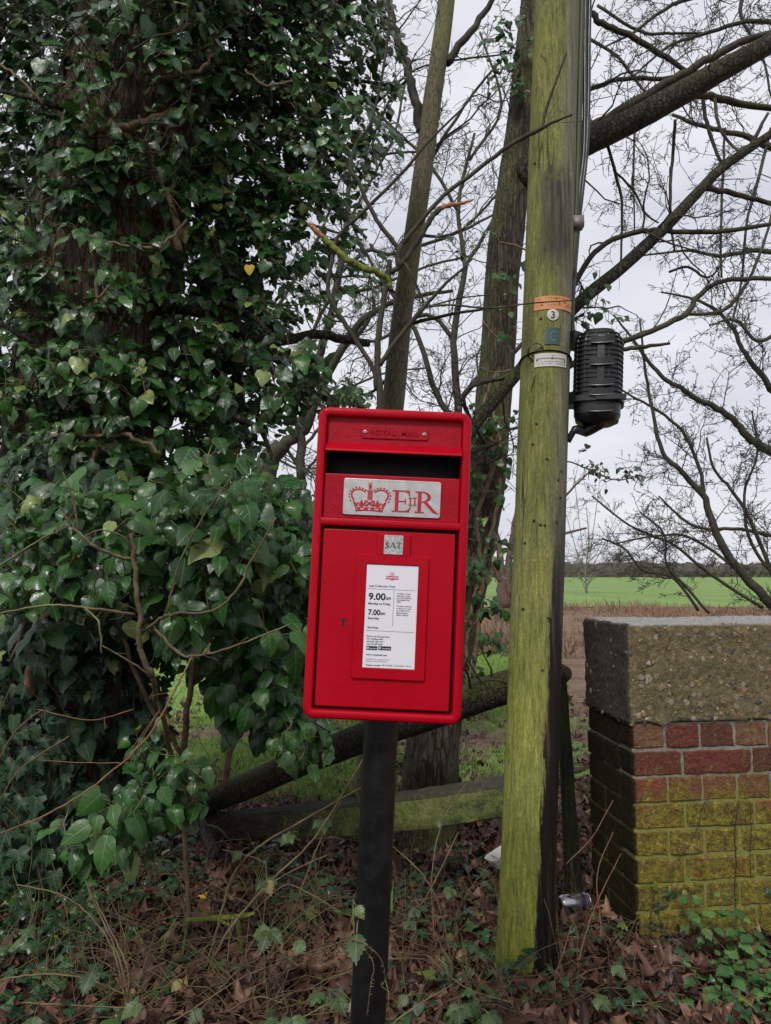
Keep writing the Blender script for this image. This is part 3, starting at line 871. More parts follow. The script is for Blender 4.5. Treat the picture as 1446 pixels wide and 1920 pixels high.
# ================================================================ UTILITY POLE
def pole_material():
    m, nt, b = new_mat("mossy_pole_wood"); k = NT(nt)
    uvn = k.n('ShaderNodeUVMap', uv_map='uv'); u = k.sep(uvn.outputs[0])
    ob = k.coord('Object', (1, 1, .06)); ob2 = k.coord('Object', (1, 1, .35)); o1 = k.coord('Object')
    z = k.sep(o1)[2]; phi = u[0]                        # phi: -1 .. 1, 0 faces the road, + to the right
    grain = k.noise(75, 6, .7, ob); fine = k.noise(260, 3, .7, ob2); blot = k.math('ADD', k.math('MULTIPLY', k.noise(8, 6, .75, ob2, .5), .6), k.math('MULTIPLY', k.noise(85, 5, .75, k.coord('Object', (1, 1, .25))), .4))
    wood = k.ramp(grain, [(.3, (.085, .078, .058)), (.55, (.21, .195, .155)), (.75, (.34, .32, .26))])
    alga_low = k.ramp(blot, [(.30, (.075, .092, .012)), (.45, (.20, .225, .026)), (.6, (.31, .325, .055)), (.75, (.47, .47, .14))])
    alga_hi = k.ramp(blot, [(.28, (.060, .064, .014)), (.45, (.15, .155, .036)), (.6, (.225, .23, .062)), (.75, (.33, .32, .14))])
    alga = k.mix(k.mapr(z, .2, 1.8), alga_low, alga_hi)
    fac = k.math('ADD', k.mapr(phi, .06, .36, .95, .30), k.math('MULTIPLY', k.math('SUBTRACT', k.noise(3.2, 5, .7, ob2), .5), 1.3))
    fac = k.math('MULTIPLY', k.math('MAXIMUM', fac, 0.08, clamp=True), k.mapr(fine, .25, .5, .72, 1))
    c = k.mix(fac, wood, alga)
    speck = k.math('MULTIPLY', k.mapr(k.noise(210, 2, .5, ob2), .62, .70), k.mapr(k.noise(12, 4, .7, ob2), .45, .6))
    c = k.mix(k.math('MULTIPLY', speck, .55), c, (.46, .45, .20))
    darkst = k.math('MULTIPLY', k.mapr(k.noise(62, 4, .65, k.coord('Object', (1, 1, .03))), .60, .70), k.mapr(k.noise(5, 4, .7, ob2), .45, .6))
    c = k.mix(k.math('MULTIPLY', darkst, .7), c, (.030, .032, .012))
    c = k.vary(c, k.noise(110, 6, .8, k.coord('Object', (1, 1, .07))), .50, 1.45)
    c = k.vary(c, k.noise(190, 4, .75, k.coord('Object', (1, 1, .45))), .70, 1.28)
    # weathered grey patches high up
    hi = k.mapr(z, 1.0, 1.9)
    side = k.math('MULTIPLY', hi, k.math('MULTIPLY', k.mapr(k.math('ADD', phi, k.math('MULTIPLY', k.math('SUBTRACT', k.noise(6, 5, .7, ob2), .5), .35)), .06, .24), .45))
    c = k.mix(side, c, k.vary(wood, fine, .6, 1.1))
    pz = k.math('ADD', z, k.math('MULTIPLY', k.math('SUBTRACT', k.noise(14, 5, .8, o1), .5), .35))
    pp = k.math('ADD', phi, k.math('MULTIPLY', k.math('SUBTRACT', grain, .5), .35))
    win = k.math('MULTIPLY', k.math('MULTIPLY', k.mapr(pz, 2.30, 2.50), k.mapr(pz, 2.80, 2.68)), k.math('MULTIPLY', k.mapr(pp, -.22, -.04), k.mapr(pp, .42, .22)))
    c = k.mix(k.math('MULTIPLY', win, .85), c, k.vary(wood, grain, .12, .45))
    win2 = k.math('MULTIPLY', k.math('MULTIPLY', k.mapr(pz, 1.95, 2.05), k.mapr(pz, 2.30, 2.18)), k.math('MULTIPLY', k.mapr(pp, -.40, -.26), k.mapr(pp, -.12, -.22)))
    c = k.mix(k.math('MULTIPLY', win2, .6), c, (.05, .05, .03))
    cr = k.math('ABSOLUTE', k.math('SUBTRACT', k.noise(9, 3, .5, k.coord('Object', (1, 1, .02))), .5), 0)
    crack = k.math('MULTIPLY', k.mapr(cr, .006, .002), k.mapr(k.noise(3, 3, .6, o1), .45, .55))
    c = k.mix(k.math('MULTIPLY', crack, .8), c, (.02, .018, .01))
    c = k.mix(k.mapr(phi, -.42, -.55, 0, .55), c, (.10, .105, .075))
    # tar stain down the right-hand side, wider towards the ground, with streaky edges
    edge = k.mapr(z, 0, 1.6, .068, .205, False)
    st = k.math('SUBTRACT', k.math('ADD', phi, k.math('ADD', k.math('MULTIPLY', k.math('SUBTRACT', k.noise(58, 6, .75, k.coord('Object', (1, 1, .05))), .5), .34), k.math('MULTIPLY', k.math('SUBTRACT', k.noise(16, 6, .8, o1), .5), .16))), edge)
    sf = k.math('MULTIPLY', k.mapr(st, -.02, .03), k.mapr(z, 1.75, 1.2))
    tar = k.ramp(k.noise(48, 4, .6, ob), [(.35, (.004, .0035, .0035)), (.52, (.012, .009, .008)), (.62, (.06, .036, .026)), (.72, (.11, .07, .05))])
    c = k.mix(sf, c, tar)
    k.l(c, b.inputs['Base Color'])
    k.l(k.mapr(sf, 0, 1, .78, .45), b.inputs['Roughness']); b.inputs['Specular IOR Level'].default_value = .3
    hgt = k.math('ADD', k.math('MULTIPLY', grain, .9), k.math('MULTIPLY', fine, .35))
    k.l(k.bump(hgt, .9, .008), b.inputs['Normal'])
    return m

PB = np.append(P(995, 1828, 1)[:0], [0, 0, 0])
POLE_B = G(995, 1856) + np.array([0, .10, -.02])
_yb = POLE_B[1]
_R0 = 54.5 * mpp(995, 1830, _yb - .1)
POLE_T = P(1050, -140, _yb + .10)
_R1 = 41.5 * mpp(1051, 0, _yb + .06)
M_PLATE_OR = simple_mat("orange_tag", (.55, .22, .075), .5, var=.12)
M_PLATE_W = simple_mat("dull_white_tag", (.50, .49, .45), .5, var=.08, dirt=(.2, .2, .15), dirt_amt=.3)
M_PLATE_B = simple_mat("blue_green_tag", (.030, .070, .068), .5, var=.2)
M_BLKPL = simple_mat("black_plastic", (.0055, .0055, .006), .36, var=.3, bump=.15)
M_BLKPL2 = simple_mat("black_plastic_wire", (.18, .18, .19), .3, metal=.5)
M_CABLE = simple_mat("black_cable", (.014, .014, .015), .35)
M_GUARD = simple_mat("mossy_cable_guard", (.045, .055, .014), .6, var=.5, vscale=14)
M_CLIP = simple_mat("grey_clip", (.20, .18, .16), .5, metal=.3)
M_NAIL = simple_mat("rusty_nail", (.022, .017, .014), .6)

def pole_at(t): return POLE_B * (1 - t) + POLE_T * t, _R0 * (1 - t) + _R1 * t
def pole_t_for(py):
    lo, hi = 0.0, 1.0
    for _ in range(40):
        m = (lo + hi) / 2; p, r = pole_at(m)
        d = p - np.array([0, 0, EYE]); 
        yv = (-SP * d[1] + CP * d[2]) / (CP * d[1] + SP * d[2])
        if 960 - yv * FPX > py: lo = m
        else: hi = m
    return lo
def pole_px(px, py):
    """point on the pole's skin seen at (px, py): t along, angle phi, point, outward normal"""
    t = pole_t_for(py); c, r = pole_at(t)
    cpx = 723 + (c[0]) / (CP * (c[1] - r) + SP * (c[2] - EYE)) * FPX
    m = mpp(px, py, c[1] - r * .8)
    s = max(-.995, min(.995, (px - cpx) * m / r))
    return t, math.asin(s)
_vx = nz([CP, 0, 0])
def pole_skin(t, phi, lift=0.0):
    c, r = pole_at(t)
    f = nz([-c[0], -c[1], 0]); s = np.array([-f[1], f[0], 0])
    return c + (r + lift) * (math.cos(phi) * f + math.sin(phi) * s), math.cos(phi) * f + math.sin(phi) * s

def utility_pole():
    root = thing('utility_pole', POLE_B, "tall round wooden utility pole green with algae and tarred black down its right side", "utility pole")
    mb = MB()
    n, m = 48, 90
    ts = np.linspace(-.03, 1.6, m)
    V = np.zeros((m, n + 1, 3)); UV = np.zeros((m, n + 1, 2))
    for i, t in enumerate(ts):
        for j in range(n + 1):
            phi = -math.pi + 2 * math.pi * j / n
            a = 0.0022 * noise.noise(Vector((math.cos(phi) * 2.2, math.sin(phi) * 2.2, t * 9))) + .0012 * noise.noise(Vector((math.cos(phi) * 9, math.sin(phi) * 9, t * 12)))
            if t < .12: a += (.12 - t) * .05
            V[i, j] = pole_skin(t, phi, a)[0]; UV[i, j] = (phi / math.pi, t)
    idx = np.arange(m * (n + 1)).reshape(m, n + 1)
    Q = np.stack([idx[:-1, :-1], idx[:-1, 1:], idx[1:, 1:], idx[1:, :-1]], -1).reshape(-1, 4)
    mb.add(V.reshape(-1, 3), Q, None, None, UV.reshape(-1, 2))
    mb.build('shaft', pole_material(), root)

    def patch(px0, px1, py0, py1, lift, nx=12, sag=0.0):
        t0, p0 = pole_px(px0, (py0 + py1) / 2); t1, p1 = pole_px(px1, (py0 + py1) / 2)
        ta, tb = pole_t_for(py0), pole_t_for(py1)
        mb = MB()
        rows = []
        for j in range(nx + 1):
            ph = p0 + (p1 - p0) * j / nx
            rows.append([pole_skin(tb, ph, lift)[0], pole_skin(ta, ph, lift)[0], pole_skin(ta, ph, lift - .0012)[0], pole_skin(tb, ph, lift - .0012)[0]])
        loft(mb, rows, True, True)
        return mb, (p0, p1, ta, tb)
    def on_pole(mb, V2, T, p0, p1, ta, tb, lift):
        """V2 in 0..1 x 0..1 mapped onto the patch"""
        mb.add([pole_skin(tb + (ta - tb) * v, p0 + (p1 - p0) * u_, lift)[0] for u_, v in V2], None, T)
    def write(mb, s, ext, x0, x1, y0, y1, lift, bold=0.0):
        V, T = text2d(s, bold)
        W = V.copy(); W[:, 0] = x0 + (x1 - x0) * V[:, 0] / V[:, 0].max(); W[:, 1] = y0 + (y1 - y0) * V[:, 1]
        on_pole(mb, W, T, *ext, lift)
    def dots(mb, ext, rows, lift, sx=.008, sy=.06):
        for x, y in rows:
            W = [(x - sx, y - sy), (x + sx, y - sy), (x + sx, y + sy), (x - sx, y + sy)]
            on_pole(mb, W, [(0, 1, 2), (0, 2, 3)], *ext, lift)
    # orange strip with its rows of punched marks
    mb, e = patch(1014, 1080, 572, 596, .0025)
    o = mb.build('orange_tag', M_PLATE_OR, root, sharp=35)
    mb = MB()
    g = np.random.default_rng(3)
    dots(mb, e, [(x, y) for y in (.84, .52, .3) for x in np.arange(.08, .95, .06) if g.random() < .8], .0031, .010, .035)
    dots(mb, e, [(.5, .8), (.18, .38), (.58, .42), (.72, .62), (.83, .36), (.93, .34)], .0034, .014, .07)
    mb.build('tag_print', M_NAIL, o)
    # round number disc
    t, ph = pole_px(1047, 607)
    c, nrm = pole_skin(t, ph, .002)
    mb = MB(); rr = 11.2 * mpp(1047, 607, c[1])
    lathe(mb, [(rr, 0), (rr, .0012), (rr * .94, .0018)], c, 28, nrm)
    o = mb.build('number_disc', M_PLATE_W, root, sharp=35)
    mb = MB()
    V, T = text2d("3", .02)
    up = nz(POLE_T - POLE_B); side = np.cross(up, nrm)
    h = 13.5 * mpp(1047, 607, c[1]); wv = V[:, 0].max()
    mb.add([c + nrm * .0022 + side * (x - wv / 2) * h * .95 + up * (y - .5) * h for x, y in V], None, T)
    mb.build('disc_number', M_INK, o)
    # blue-green square with a C
    mb, e = patch(1033, 1059, 630, 660, .003)
    o = mb.build('letter_plate', M_PLATE_B, root, sharp=35)
    mb = MB(); write(mb, "C", e, .30, .72, .2, .8, .0038, -.01)
    mb.build('plate_letter', simple_mat("raised_blue", (.10, .17, .17), .4), o)
    # white label strip
    mb, e = patch(1014, 1071, 676, 700, .0025)
    o = mb.build('white_label', M_PLATE_W, root, sharp=35)
    mb = MB()
    dots(mb, e, [(x, y) for y in (.60,) for x in np.arange(.08, .95, .035)], .0031, .010, .045)
    dots(mb, e, [(x, .36) for x in np.arange(.1, .95, .05) if g.random() < .75] + [(x, .2) for x in np.arange(.1, .95, .045) if g.random() < .75] + [(.5, .82), (.55, .82)], .0031, .016, .02)
    dots(mb, e, [(.5, .6), (.08, .5), (.9, .45)], .0033, .018, .08)
    mb.build('label_print', M_NAIL, o)
    # cable tie with its free loop
    mb = MB()
    pts = []
    for ph in np.linspace(-math.pi * .9, math.pi * .9, 40):
        tt = pole_t_for(681 - 10 * math.cos(ph * .9) + 0 * ph)
        pts.append(pole_skin(tt, ph, .003)[0])
    tube(mb, pts, .0042, 6, ry=.4)
    mb.build('cable_tie', M_BLKPL, root)
    mb = MB()
    Yf = pole_skin(pole_t_for(670), R(-40), .012)[0][1]
    lp = smooth_path([P(x, y, Yf - q) for x, y, q in ((1004, 681, .0), (991, 668, .02), (993, 652, .03), (1006, 644, .03), (1018, 652, .025), (1016, 668, .015), (1008, 690, .01), (1000, 715, .015), (995, 728, .02))], 5)
    tube(mb, lp, .0038, 6, ry=.4)
    mb.build('cable_tie_tail', M_BLKPL, root)
    # nails left in the wood
    for x, y in ((1017, 803), (1036, 868), (1062, 889), (1056, 905), (1012, 979), (1024, 987), (1032, 988), (996, 1020), (1053, 982), (1038, 1156), (1027, 1250), (1015, 320), (1026, 612), (1060, 937), (992, 1140), (1010, 800 + 40)):
        t, ph = pole_px(x, y); c, nrm = pole_skin(t, ph, -.002)
        mb = MB(); lathe(mb, [(.0045, 0), (.0048, .004), (.003, .0065)], c, 8, nrm)
        mb.build('nail', M_NAIL, root)
    # cable guard and cables on the far right side
    def run(rows, ang, lift, r, name, mat, n=8):
        mb = MB()
        pts = smooth_path([pole_skin(pole_t_for(y), R(a), l)[0] for y, a, l in rows], 4)
        tube(mb, pts, r, n)
        return mb.build(name, mat, root)
    run([(-120, 95, .008), (100, 95, .008), (250, 95, .008), (440, 94, .006), (520, 98, .0)], 0, 0, .011, 'cable_guard', M_GUARD)
    run([(-120, 102, .022), (60, 102, .024), (200, 101, .030), (290, 99, .030), (360, 96, .018), (450, 96, .012), (560, 104, .004), (640, 100, .01)], 0, 0, .0085, 'cable', M_CABLE)
    run([(-120, 104, .038), (60, 104, .040), (200, 103, .044), (290, 101, .040), (360, 98, .028), (440, 98, .016), (560, 106, .008), (640, 110, .012)], 0, 0, .0075, 'cable', M_CABLE)
    t, ph = pole_px(1085, 422)
    c, nrm = pole_skin(pole_t_for(424), R(90), .012)
    mb = MB(); box(mb, c, (.04, .035, .042)); mb.build('cable_clip', M_CLIP, root)
utility_pole()

# ================================================================ CABLE JOINT on the pole
def cable_joint():
    Yc = _yb + .03
    bot = P(1119, 792, Yc); top = P(1124, 618, Yc)
    m = mpp(1125, 710, Yc)
    ax = nz(top - bot); Hh = np.linalg.norm(top - bot)
    root = thing('cable_joint', bot, "black ribbed plastic enclosure with a domed top on the right of the utility pole", "cable enclosure")
    f = nz([-bot[0] * .6 - .35, -bot[1], 0]); f = nz(f - ax * np.dot(f, ax)); s = np.cross(f, ax) * -1
    s = np.cross(ax, f) * -1
    if s[0] < 0: s = -s
    hw, hd = 45 * m, 42 * m
    def sect(h, w, d, n=32, e=.75):
        out = []
        for a in np.linspace(0, 2 * np.pi, n, endpoint=False):
            ca, sa = math.cos(a), math.sin(a)
            x = math.copysign(abs(ca) ** e, ca) * w; y = math.copysign(abs(sa) ** e, sa) * d
            out.append(bot + ax * h * Hh + s * x + f * y)
        return out
    def wfac(h): return 1.0 if h < .80 else math.sqrt(max(0.0, 1 - ((h - .80) / .20) ** 2.2))
    mb = MB()
    hs = [.06, .2, .4, .6, .75, .80, .85, .90, .94, .97, .99, .999]
    loft(mb, [sect(h, hw * .93 * wfac(h) + 1e-4, hd * .93 * wfac(h) + 1e-4) for h in hs])
    body = mb.build('body', M_BLKPL, root, sharp=50)
    for h in np.arange(.24, .97, .048):
        w = wfac(h) ; mb = MB()
        if w < .15: continue
        loft(mb, [sect(h - .006, hw * .92 * w, hd * .92 * w), sect(h - .006, hw * w, hd * w), sect(h + .006, hw * w, hd * w), sect(h + .006, hw * .92 * w, hd * .92 * w)], False, False)
        mb.build('rib', M_BLKPL, body, sharp=30)
    for x in (-.82, -.5, -.14, .42, .8):            # upright webs
        mb = MB()
        rows = []
        for h in np.linspace(.22, .93, 12):
            w = wfac(h); q = math.sqrt(max(.05, 1 - abs(x) ** 2.6))
            c = bot + ax * h * Hh + s * x * hw * w + f * hd * q * w * .965
            rows.append([c - s * .0022 - f * .008, c + s * .0022 - f * .008, c + s * .0022 + f * .001, c - s * .0022 + f * .001])
        loft(mb, rows); mb.build('web', M_BLKPL, body, sharp=30)
    # front latch strip and its sprung wires
    mb = MB()
    loft(mb, [[bot + ax * h * Hh + s * (x + .12) * hw + f * (hd * wfac(h) * y) for x, y in ((-.14, .9), (.14, .9), (.14, 1.06), (-.14, 1.06))] for h in (.2, .5, .78, .86)])
    mb.build('latch_strip', M_BLKPL, root, sharp=30)
    for h in (.83, .60, .385, .285, .115):
        mb = MB(); w = max(.5, wfac(min(h, .93)))
        pts = []
        for a in np.linspace(-.42, .62, 9):
            pts.append(bot + ax * (h * Hh) + s * math.sin(a + .1) * hw * w * .98 + f * hd * w * (1.04 * math.cos(a * .8) + .03) - ax * .005 * (1 - (a / .6) ** 2))
        rows = [[p - ax * .014, p - ax * .014 + f * .006, p + ax * .008 + f * .006, p + ax * .008] for p in pts]
        loft(mb, rows); cl = mb.build('clasp', M_BLKPL, root, sharp=30)
        mb = MB(); tube(mb, [p - ax * .015 + f * .006 for p in pts], .0021, 5)
        mb.build('clasp_wire', M_BLKPL2, cl)
    # collar bar, base skirt, foot and bracket to the pole
    mb = MB()
    loft(mb, [sect(.185, hw * 1.0, hd * .97, 32, .55), sect(.178, hw * 1.06, hd * 1.05, 32, .5), sect(.235, hw * 1.06, hd * 1.05, 32, .5), sect(.242, hw * .98, hd * .97, 32, .55)])
    c = bot + ax * .208 * Hh + s * hw * .55 + f * hd * .98
    A = np.column_stack([s, f, ax]); box(mb, c, (hw * 1.15, .022, .052 * Hh), M=A)
    mb.build('collar', M_BLKPL, root, sharp=30)
    mb = MB()
    loft(mb, [sect(-.03, hw * .60, hd * .7), sect(.0, hw * .86, hd * .8), sect(.05, hw * .9, hd * .88), sect(.18, hw * .96, hd * .92)])
    mb.build('base_skirt', M_BLKPL, root, sharp=40)
    mb = MB()
    q = pole_skin(pole_t_for(815), R(92), .0)[0]
    tube(mb, smooth_path([bot + s * hw * .2 - ax * .0, bot - s * hw * .45 - ax * .03, q + np.array([.02, -.02, .01]), q + np.array([-.005, -.01, -.03])], 4), [.022] * 5 + [.016] * 4 + [.011] * 4, 8)
    mb.build('cable_tail', M_BLKPL, root)
    for yy in (640, 752):
        mb = MB(); q = pole_skin(pole_t_for(yy), R(88), -.004)[0]
        e = bot + ax * (792 - yy) / 174 * Hh - s * hw * .85
        d = nz(e - q); L = np.linalg.norm(e - q)
        A = np.column_stack([d, np.cross(ax, d), ax]); box(mb, (q + e) / 2, (L + .02, .07, .045), M=A)
        mb.build('bracket', M_BLKPL, root, sharp=30)
cable_joint()

# ================================================================ BRICK WALL with a concrete coping
def brick_wall():
    g = np.random.default_rng(21)
    F0 = G(1193, 1772); F0[2] = 0.0
    YAW = R(7.5)
    ex = np.array([math.cos(YAW), math.sin(YAW), 0]); ey = np.array([-math.sin(YAW), math.cos(YAW), 0])
    Bk = G(1125, 1682)
    TH = float(np.dot(Bk - F0, ey))
    zt = P(1168, 1170, F0[1])[2]; zb = P(1172, 1359, F0[1])[2]
    root = thing('brick_wall', F0, "mossy red brick wall with a thick pebbly concrete coping, right of the utility pole", "wall", rot=(0, 0, YAW))
    LEN = 2.6
    NC = 8
    z0 = .012
    ch = (zb - z0) / NC
    hl = 70.5 * mpp(1260, 1500, F0[1] + .02)      # header spacing
    J = .011
    # brick colours
    m, nt, b = new_mat("old_brick"); k = NT(nt)
    ob = k.coord('Object'); x, y, z = k.sep(ob)[0], k.sep(ob)[1], k.sep(ob)[2]
    n = k.noise(38, 6, .7, ob); n2 = k.noise(6, 5, .7, ob, .4); n3 = k.noise(170, 3, .7, ob)
    c = k.mix(k.mapr(n, .35, .75, 0, .65), k.attr(), (.06, .035, .028))
    c = k.mix(k.math('MULTIPLY', k.mapr(k.noise(60, 4, .7, ob, .8), .60, .72), .55), c, (.34, .30, .25))
    hgt = k.mapr(z, zb * 1.05, zb * .35, -.20, .80)
    mf = k.mapr(k.math('ADD', hgt, k.math('ADD', k.math('MULTIPLY', k.math('SUBTRACT', n2, .5), 2.3), k.math('MULTIPLY', k.math('SUBTRACT', n, .5), 2.2))), .15, .62)
    moss = k.ramp(k.noise(26, 5, .75, ob), [(.25, (.045, .034, .012)), (.43, (.14, .112, .018)), (.57, (.25, .215, .028)), (.72, (.41, .37, .07))])
    moss = k.mix(k.mapr(n3, .35, .6, .5, 0), moss, (.07, .055, .015))
    c = k.mix(k.math('MULTIPLY', mf, .90), c, moss)
    end_shade = k.mapr(x, .022, .008)  # left end face: its shade is painted into the brick colour
    c = k.mix(k.math('MULTIPLY', end_shade, .95), c, k.mix(n, (.006, .007, .004), (.026, .022, .012)))
    c = k.vary(c, k.noise(75, 7, .8, ob, .6), .45, 1.5)
    c = k.vary(c, n3, .7, 1.3)
    k.l(c, b.inputs['Base Color']); b.inputs['Roughness'].default_value = .85; k.l(k.mapr(end_shade, 0, 1, .25, .05), b.inputs['Specular IOR Level'])
    k.l(k.bump(k.math('ADD', n, k.math('MULTIPLY', n3, .6)), 1.0, .010), b.inputs['Normal'])
    mm, nt, b = new_mat("mossy_mortar"); k = NT(nt)
    ob = k.coord('Object'); x, z = k.sep(ob)[0], k.sep(ob)[2]
    n = k.noise(55, 6, .75, ob); n2 = k.noise(7, 5, .7, ob, .4)
    c = k.ramp(n, [(.3, (.12, .11, .085)), (.7, (.34, .32, .26))])
    mf = k.mapr(k.math('ADD', k.mapr(z, zb * .95, zb * .45, .05, .8), k.math('MULTIPLY', k.math('SUBTRACT', n2, .5), 1.5)), .2, .6)
    c = k.mix(k.math('MULTIPLY', mf, .85), c, k.mix(n, (.10, .10, .012), (.33, .31, .045)))
    c = k.mix(k.math('MULTIPLY', k.mapr(x, .014, .004), .9), c, (.035, .034, .022))  # same painted shade on the mortar of the left end
    k.l(c, b.inputs['Base Color']); b.inputs['Roughness'].default_value = .95
    k.l(k.bump(n, .9, .01), b.inputs['Normal'])

    mb = MB()
    def wob(a0, a1, b0, b1, jj):
        out = []
        for e in range(4):
            n_ = 9 if e % 2 == 0 else 5
            for q in range(n_):
                t = q / n_
                p = ((a0 + (a1 - a0) * t, b0), (a1, b0 + (b1 - b0) * t), (a1 + (a0 - a1) * t, b1), (a0, b1 + (b0 - b1) * t))[e]
                w = jj[len(out)]
                chip = .004 if (q == 0 and abs(w[0]) > .0016) else 0
                s_ = 1 if a1 > a0 else -1
                out.append((p[0] + w[0] + chip * s_ * (1 if e in (0, 3) else -1), p[1] + w[1] + chip * (1 if e in (0, 1) else -1), abs(w[0]) + chip * .6))
        return out
    def brick(x0, x1, y0, y1, z0_, z1, face):
        j = g.normal(0, .0018, 8)
        r = g.random()
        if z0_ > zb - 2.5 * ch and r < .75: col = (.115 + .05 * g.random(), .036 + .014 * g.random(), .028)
        elif r < .55: col = (.15 + .07 * g.random(), .058 + .03 * g.random(), .036)
        elif r < .8: col = (.10, .060, .045)
        else: col = (.20, .11, .055)
        bev = g.uniform(.003, .006)
        if face == 'f':
            jj = g.normal(0, .0014, (40, 2))
            def lp(y, i): return [(u_, y + (min(.0022, h_ * .6) if i else 0), v_) for u_, v_, h_ in wob(x0 + i, x1 - i, z0_ + i, z1 - i, jj)]
            d = min(.0025, j[0] * 1.5)
            loft(mb, [lp(y1, 0), lp(y0 + bev + d, 0), lp(y0 + d, bev)], True, True, col)
        else:
            jj = g.normal(0, .0014, (40, 2))
            def lp(xx, i): return [(xx, u_, v_) for u_, v_, h_ in wob(y1 - i, y0 + i, z0_ + i, z1 - i, jj)]
            d = min(.0025, j[1] * 1.5)
            loft(mb, [lp(x1, 0), lp(x0 + bev + d, 0), lp(x0 + d, bev)], True, True, col)
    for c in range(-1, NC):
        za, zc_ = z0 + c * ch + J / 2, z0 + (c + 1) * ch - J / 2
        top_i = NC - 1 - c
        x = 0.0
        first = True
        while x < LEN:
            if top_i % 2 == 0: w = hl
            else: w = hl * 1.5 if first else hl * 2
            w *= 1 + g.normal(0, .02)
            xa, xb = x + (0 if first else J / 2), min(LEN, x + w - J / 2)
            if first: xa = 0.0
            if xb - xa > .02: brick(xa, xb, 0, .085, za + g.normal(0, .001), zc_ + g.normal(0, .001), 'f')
            x += w; first = False
        # end face on the left
        y = .088 if top_i % 2 else .088
        while y < TH - .02:
            w = (hl * 2 if top_i % 2 == 0 else hl) * (1 + g.normal(0, .03))
            yb = min(TH, y + w - J / 2)
            if TH - yb < .05: yb = TH
            if yb - y > .03: brick(0, .085, y + J / 2, yb, za, zc_, 'e')
            y += w
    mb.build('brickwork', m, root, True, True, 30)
    mb = MB()
    box(mb, ((.007 + LEN) / 2, TH / 2, (zb - .12) / 2), (LEN - .007, TH - .014, zb + .12 + .004))
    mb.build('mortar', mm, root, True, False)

    # concrete coping: subdivided and roughened slab with pebbles showing in its faces
    m, nt, b = new_mat("pebbly_concrete"); k = NT(nt)
    ob = k.coord('Object'); x, z = k.sep(ob)[0], k.sep(ob)[2]
    n = k.noise(60, 8, .75, ob, .5); n2 = k.noise(7, 5, .7, ob); n3 = k.noise(220, 4, .7, ob)
    c = k.ramp(n, [(.28, (.034, .026, .012)), (.48, (.15, .118, .056)), (.62, (.25, .20, .10)), (.78, (.42, .35, .21))])
    c = k.mix(k.mapr(n2, .45, .7, 0, .6), c, k.mix(n, (.05, .055, .02), (.14, .135, .05)))
    vc = k.n('ShaderNodeTexVoronoi'); vc.inputs['Scale'].default_value = 36; k.l(ob, vc.inputs['Vector'])
    vs_ = k.n('ShaderNodeSeparateColor'); k.l(vc.outputs['Color'], vs_.inputs[0])
    peb = k.math('MULTIPLY', k.mapr(vc.outputs['Distance'], .42, .30), k.math('GREATER_THAN', vs_.outputs[0], .60))
    pc = k.ramp(vs_.outputs[1], [(.0, (.045, .035, .03)), (.3, (.16, .10, .05)), (.55, (.24, .15, .07)), (.8, (.30, .27, .21)), (1, (.40, .37, .31))])
    c = k.mix(k.math('MULTIPLY', peb, .75), c, pc)
    c = k.mix(k.mapr(z, zt - .010, zt - .002, 0, .8), c, k.mix(n3, (.20, .19, .18), (.62, .60, .57)))
    c = k.mix(k.math('MULTIPLY', k.mapr(x, .004, -.004), .9), c, k.mix(n, (.012, .012, .009), (.05, .048, .036)))  # coping's left end darkened in its colour to paint the shade there
    c = k.vary(c, k.noise(110, 7, .85, ob, .8), .35, 1.6)
    k.l(c, b.inputs['Base Color']); k.l(k.mapr(z, zt - .01, zt, .9, .42), b.inputs['Roughness'])
    k.l(k.bump(k.math('ADD', k.math('ADD', n, k.math('MULTIPLY', n3, .5)), k.math('MULTIPLY', peb, .35)), .9, .012), b.inputs['Normal'])
    x0, x1, y0, y1, zA, zB = -.008, LEN, -.007, TH + .006, zb, zt
    def rough(p, nn):
        v = Vector(p)
        a = .007 * noise.noise(v * 12) + .0045 * noise.noise(v * 48) + .0025 * noise.noise(v * 110)
        return np.array(p) + np.array(nn) * a
    mb = MB()
    def grid(o, u, v, nu, nv, nn):
        V = []
        for i in range(nv + 1):
            for j_ in range(nu + 1):
                p = np.array(o) + np.array(u) * j_ / nu + np.array(v) * i / nv
                e = [int(t_) for t_ in (abs(p[0] - x0) < 1e-6, abs(p[0] - x1) < 1e-6, abs(p[1] - y0) < 1e-6, abs(p[1] - y1) < 1e-6, abs(p[2] - zA) < 1e-6, abs(p[2] - zB) < 1e-6)]
                nrm = np.array([e[1] - e[0], e[3] - e[2], e[5] - e[4]], float)
                cnt = sum(e)
                p2 = rough(p, nrm)
                if cnt > 1: p2 = p2 - nrm * (.004 + .007 * max(0, noise.noise(Vector(p) * 14)) + .004 * noise.noise(Vector(p) * 40))
                V.append(p2)
        idx = np.arange((nu + 1) * (nv + 1)).reshape(nv + 1, nu + 1)
        mb.add(V, np.stack([idx[:-1, :-1], idx[:-1, 1:], idx[1:, 1:], idx[1:, :-1]], -1).reshape(-1, 4))
    LX, LY, LZ = x1 - x0, y1 - y0, zB - zA
    grid((x0, y0, zA), (LX, 0, 0), (0, 0, LZ), 290, 44, (0, -1, 0))
    grid((x0, y1, zA), (0, -LY, 0), (0, 0, LZ), 50, 44, (-1, 0, 0))
    grid((x0, y0, zB), (LX, 0, 0), (0, LY, 0), 290, 50, (0, 0, 1))
    grid((x0, y1, zA), (LX, 0, 0), (0, -LY, 0), 60, 16, (0, 0, -1))
    grid((x1, y1, zA), (-LX, 0, 0), (0, 0, LZ), 60, 16, (0, 1, 0))
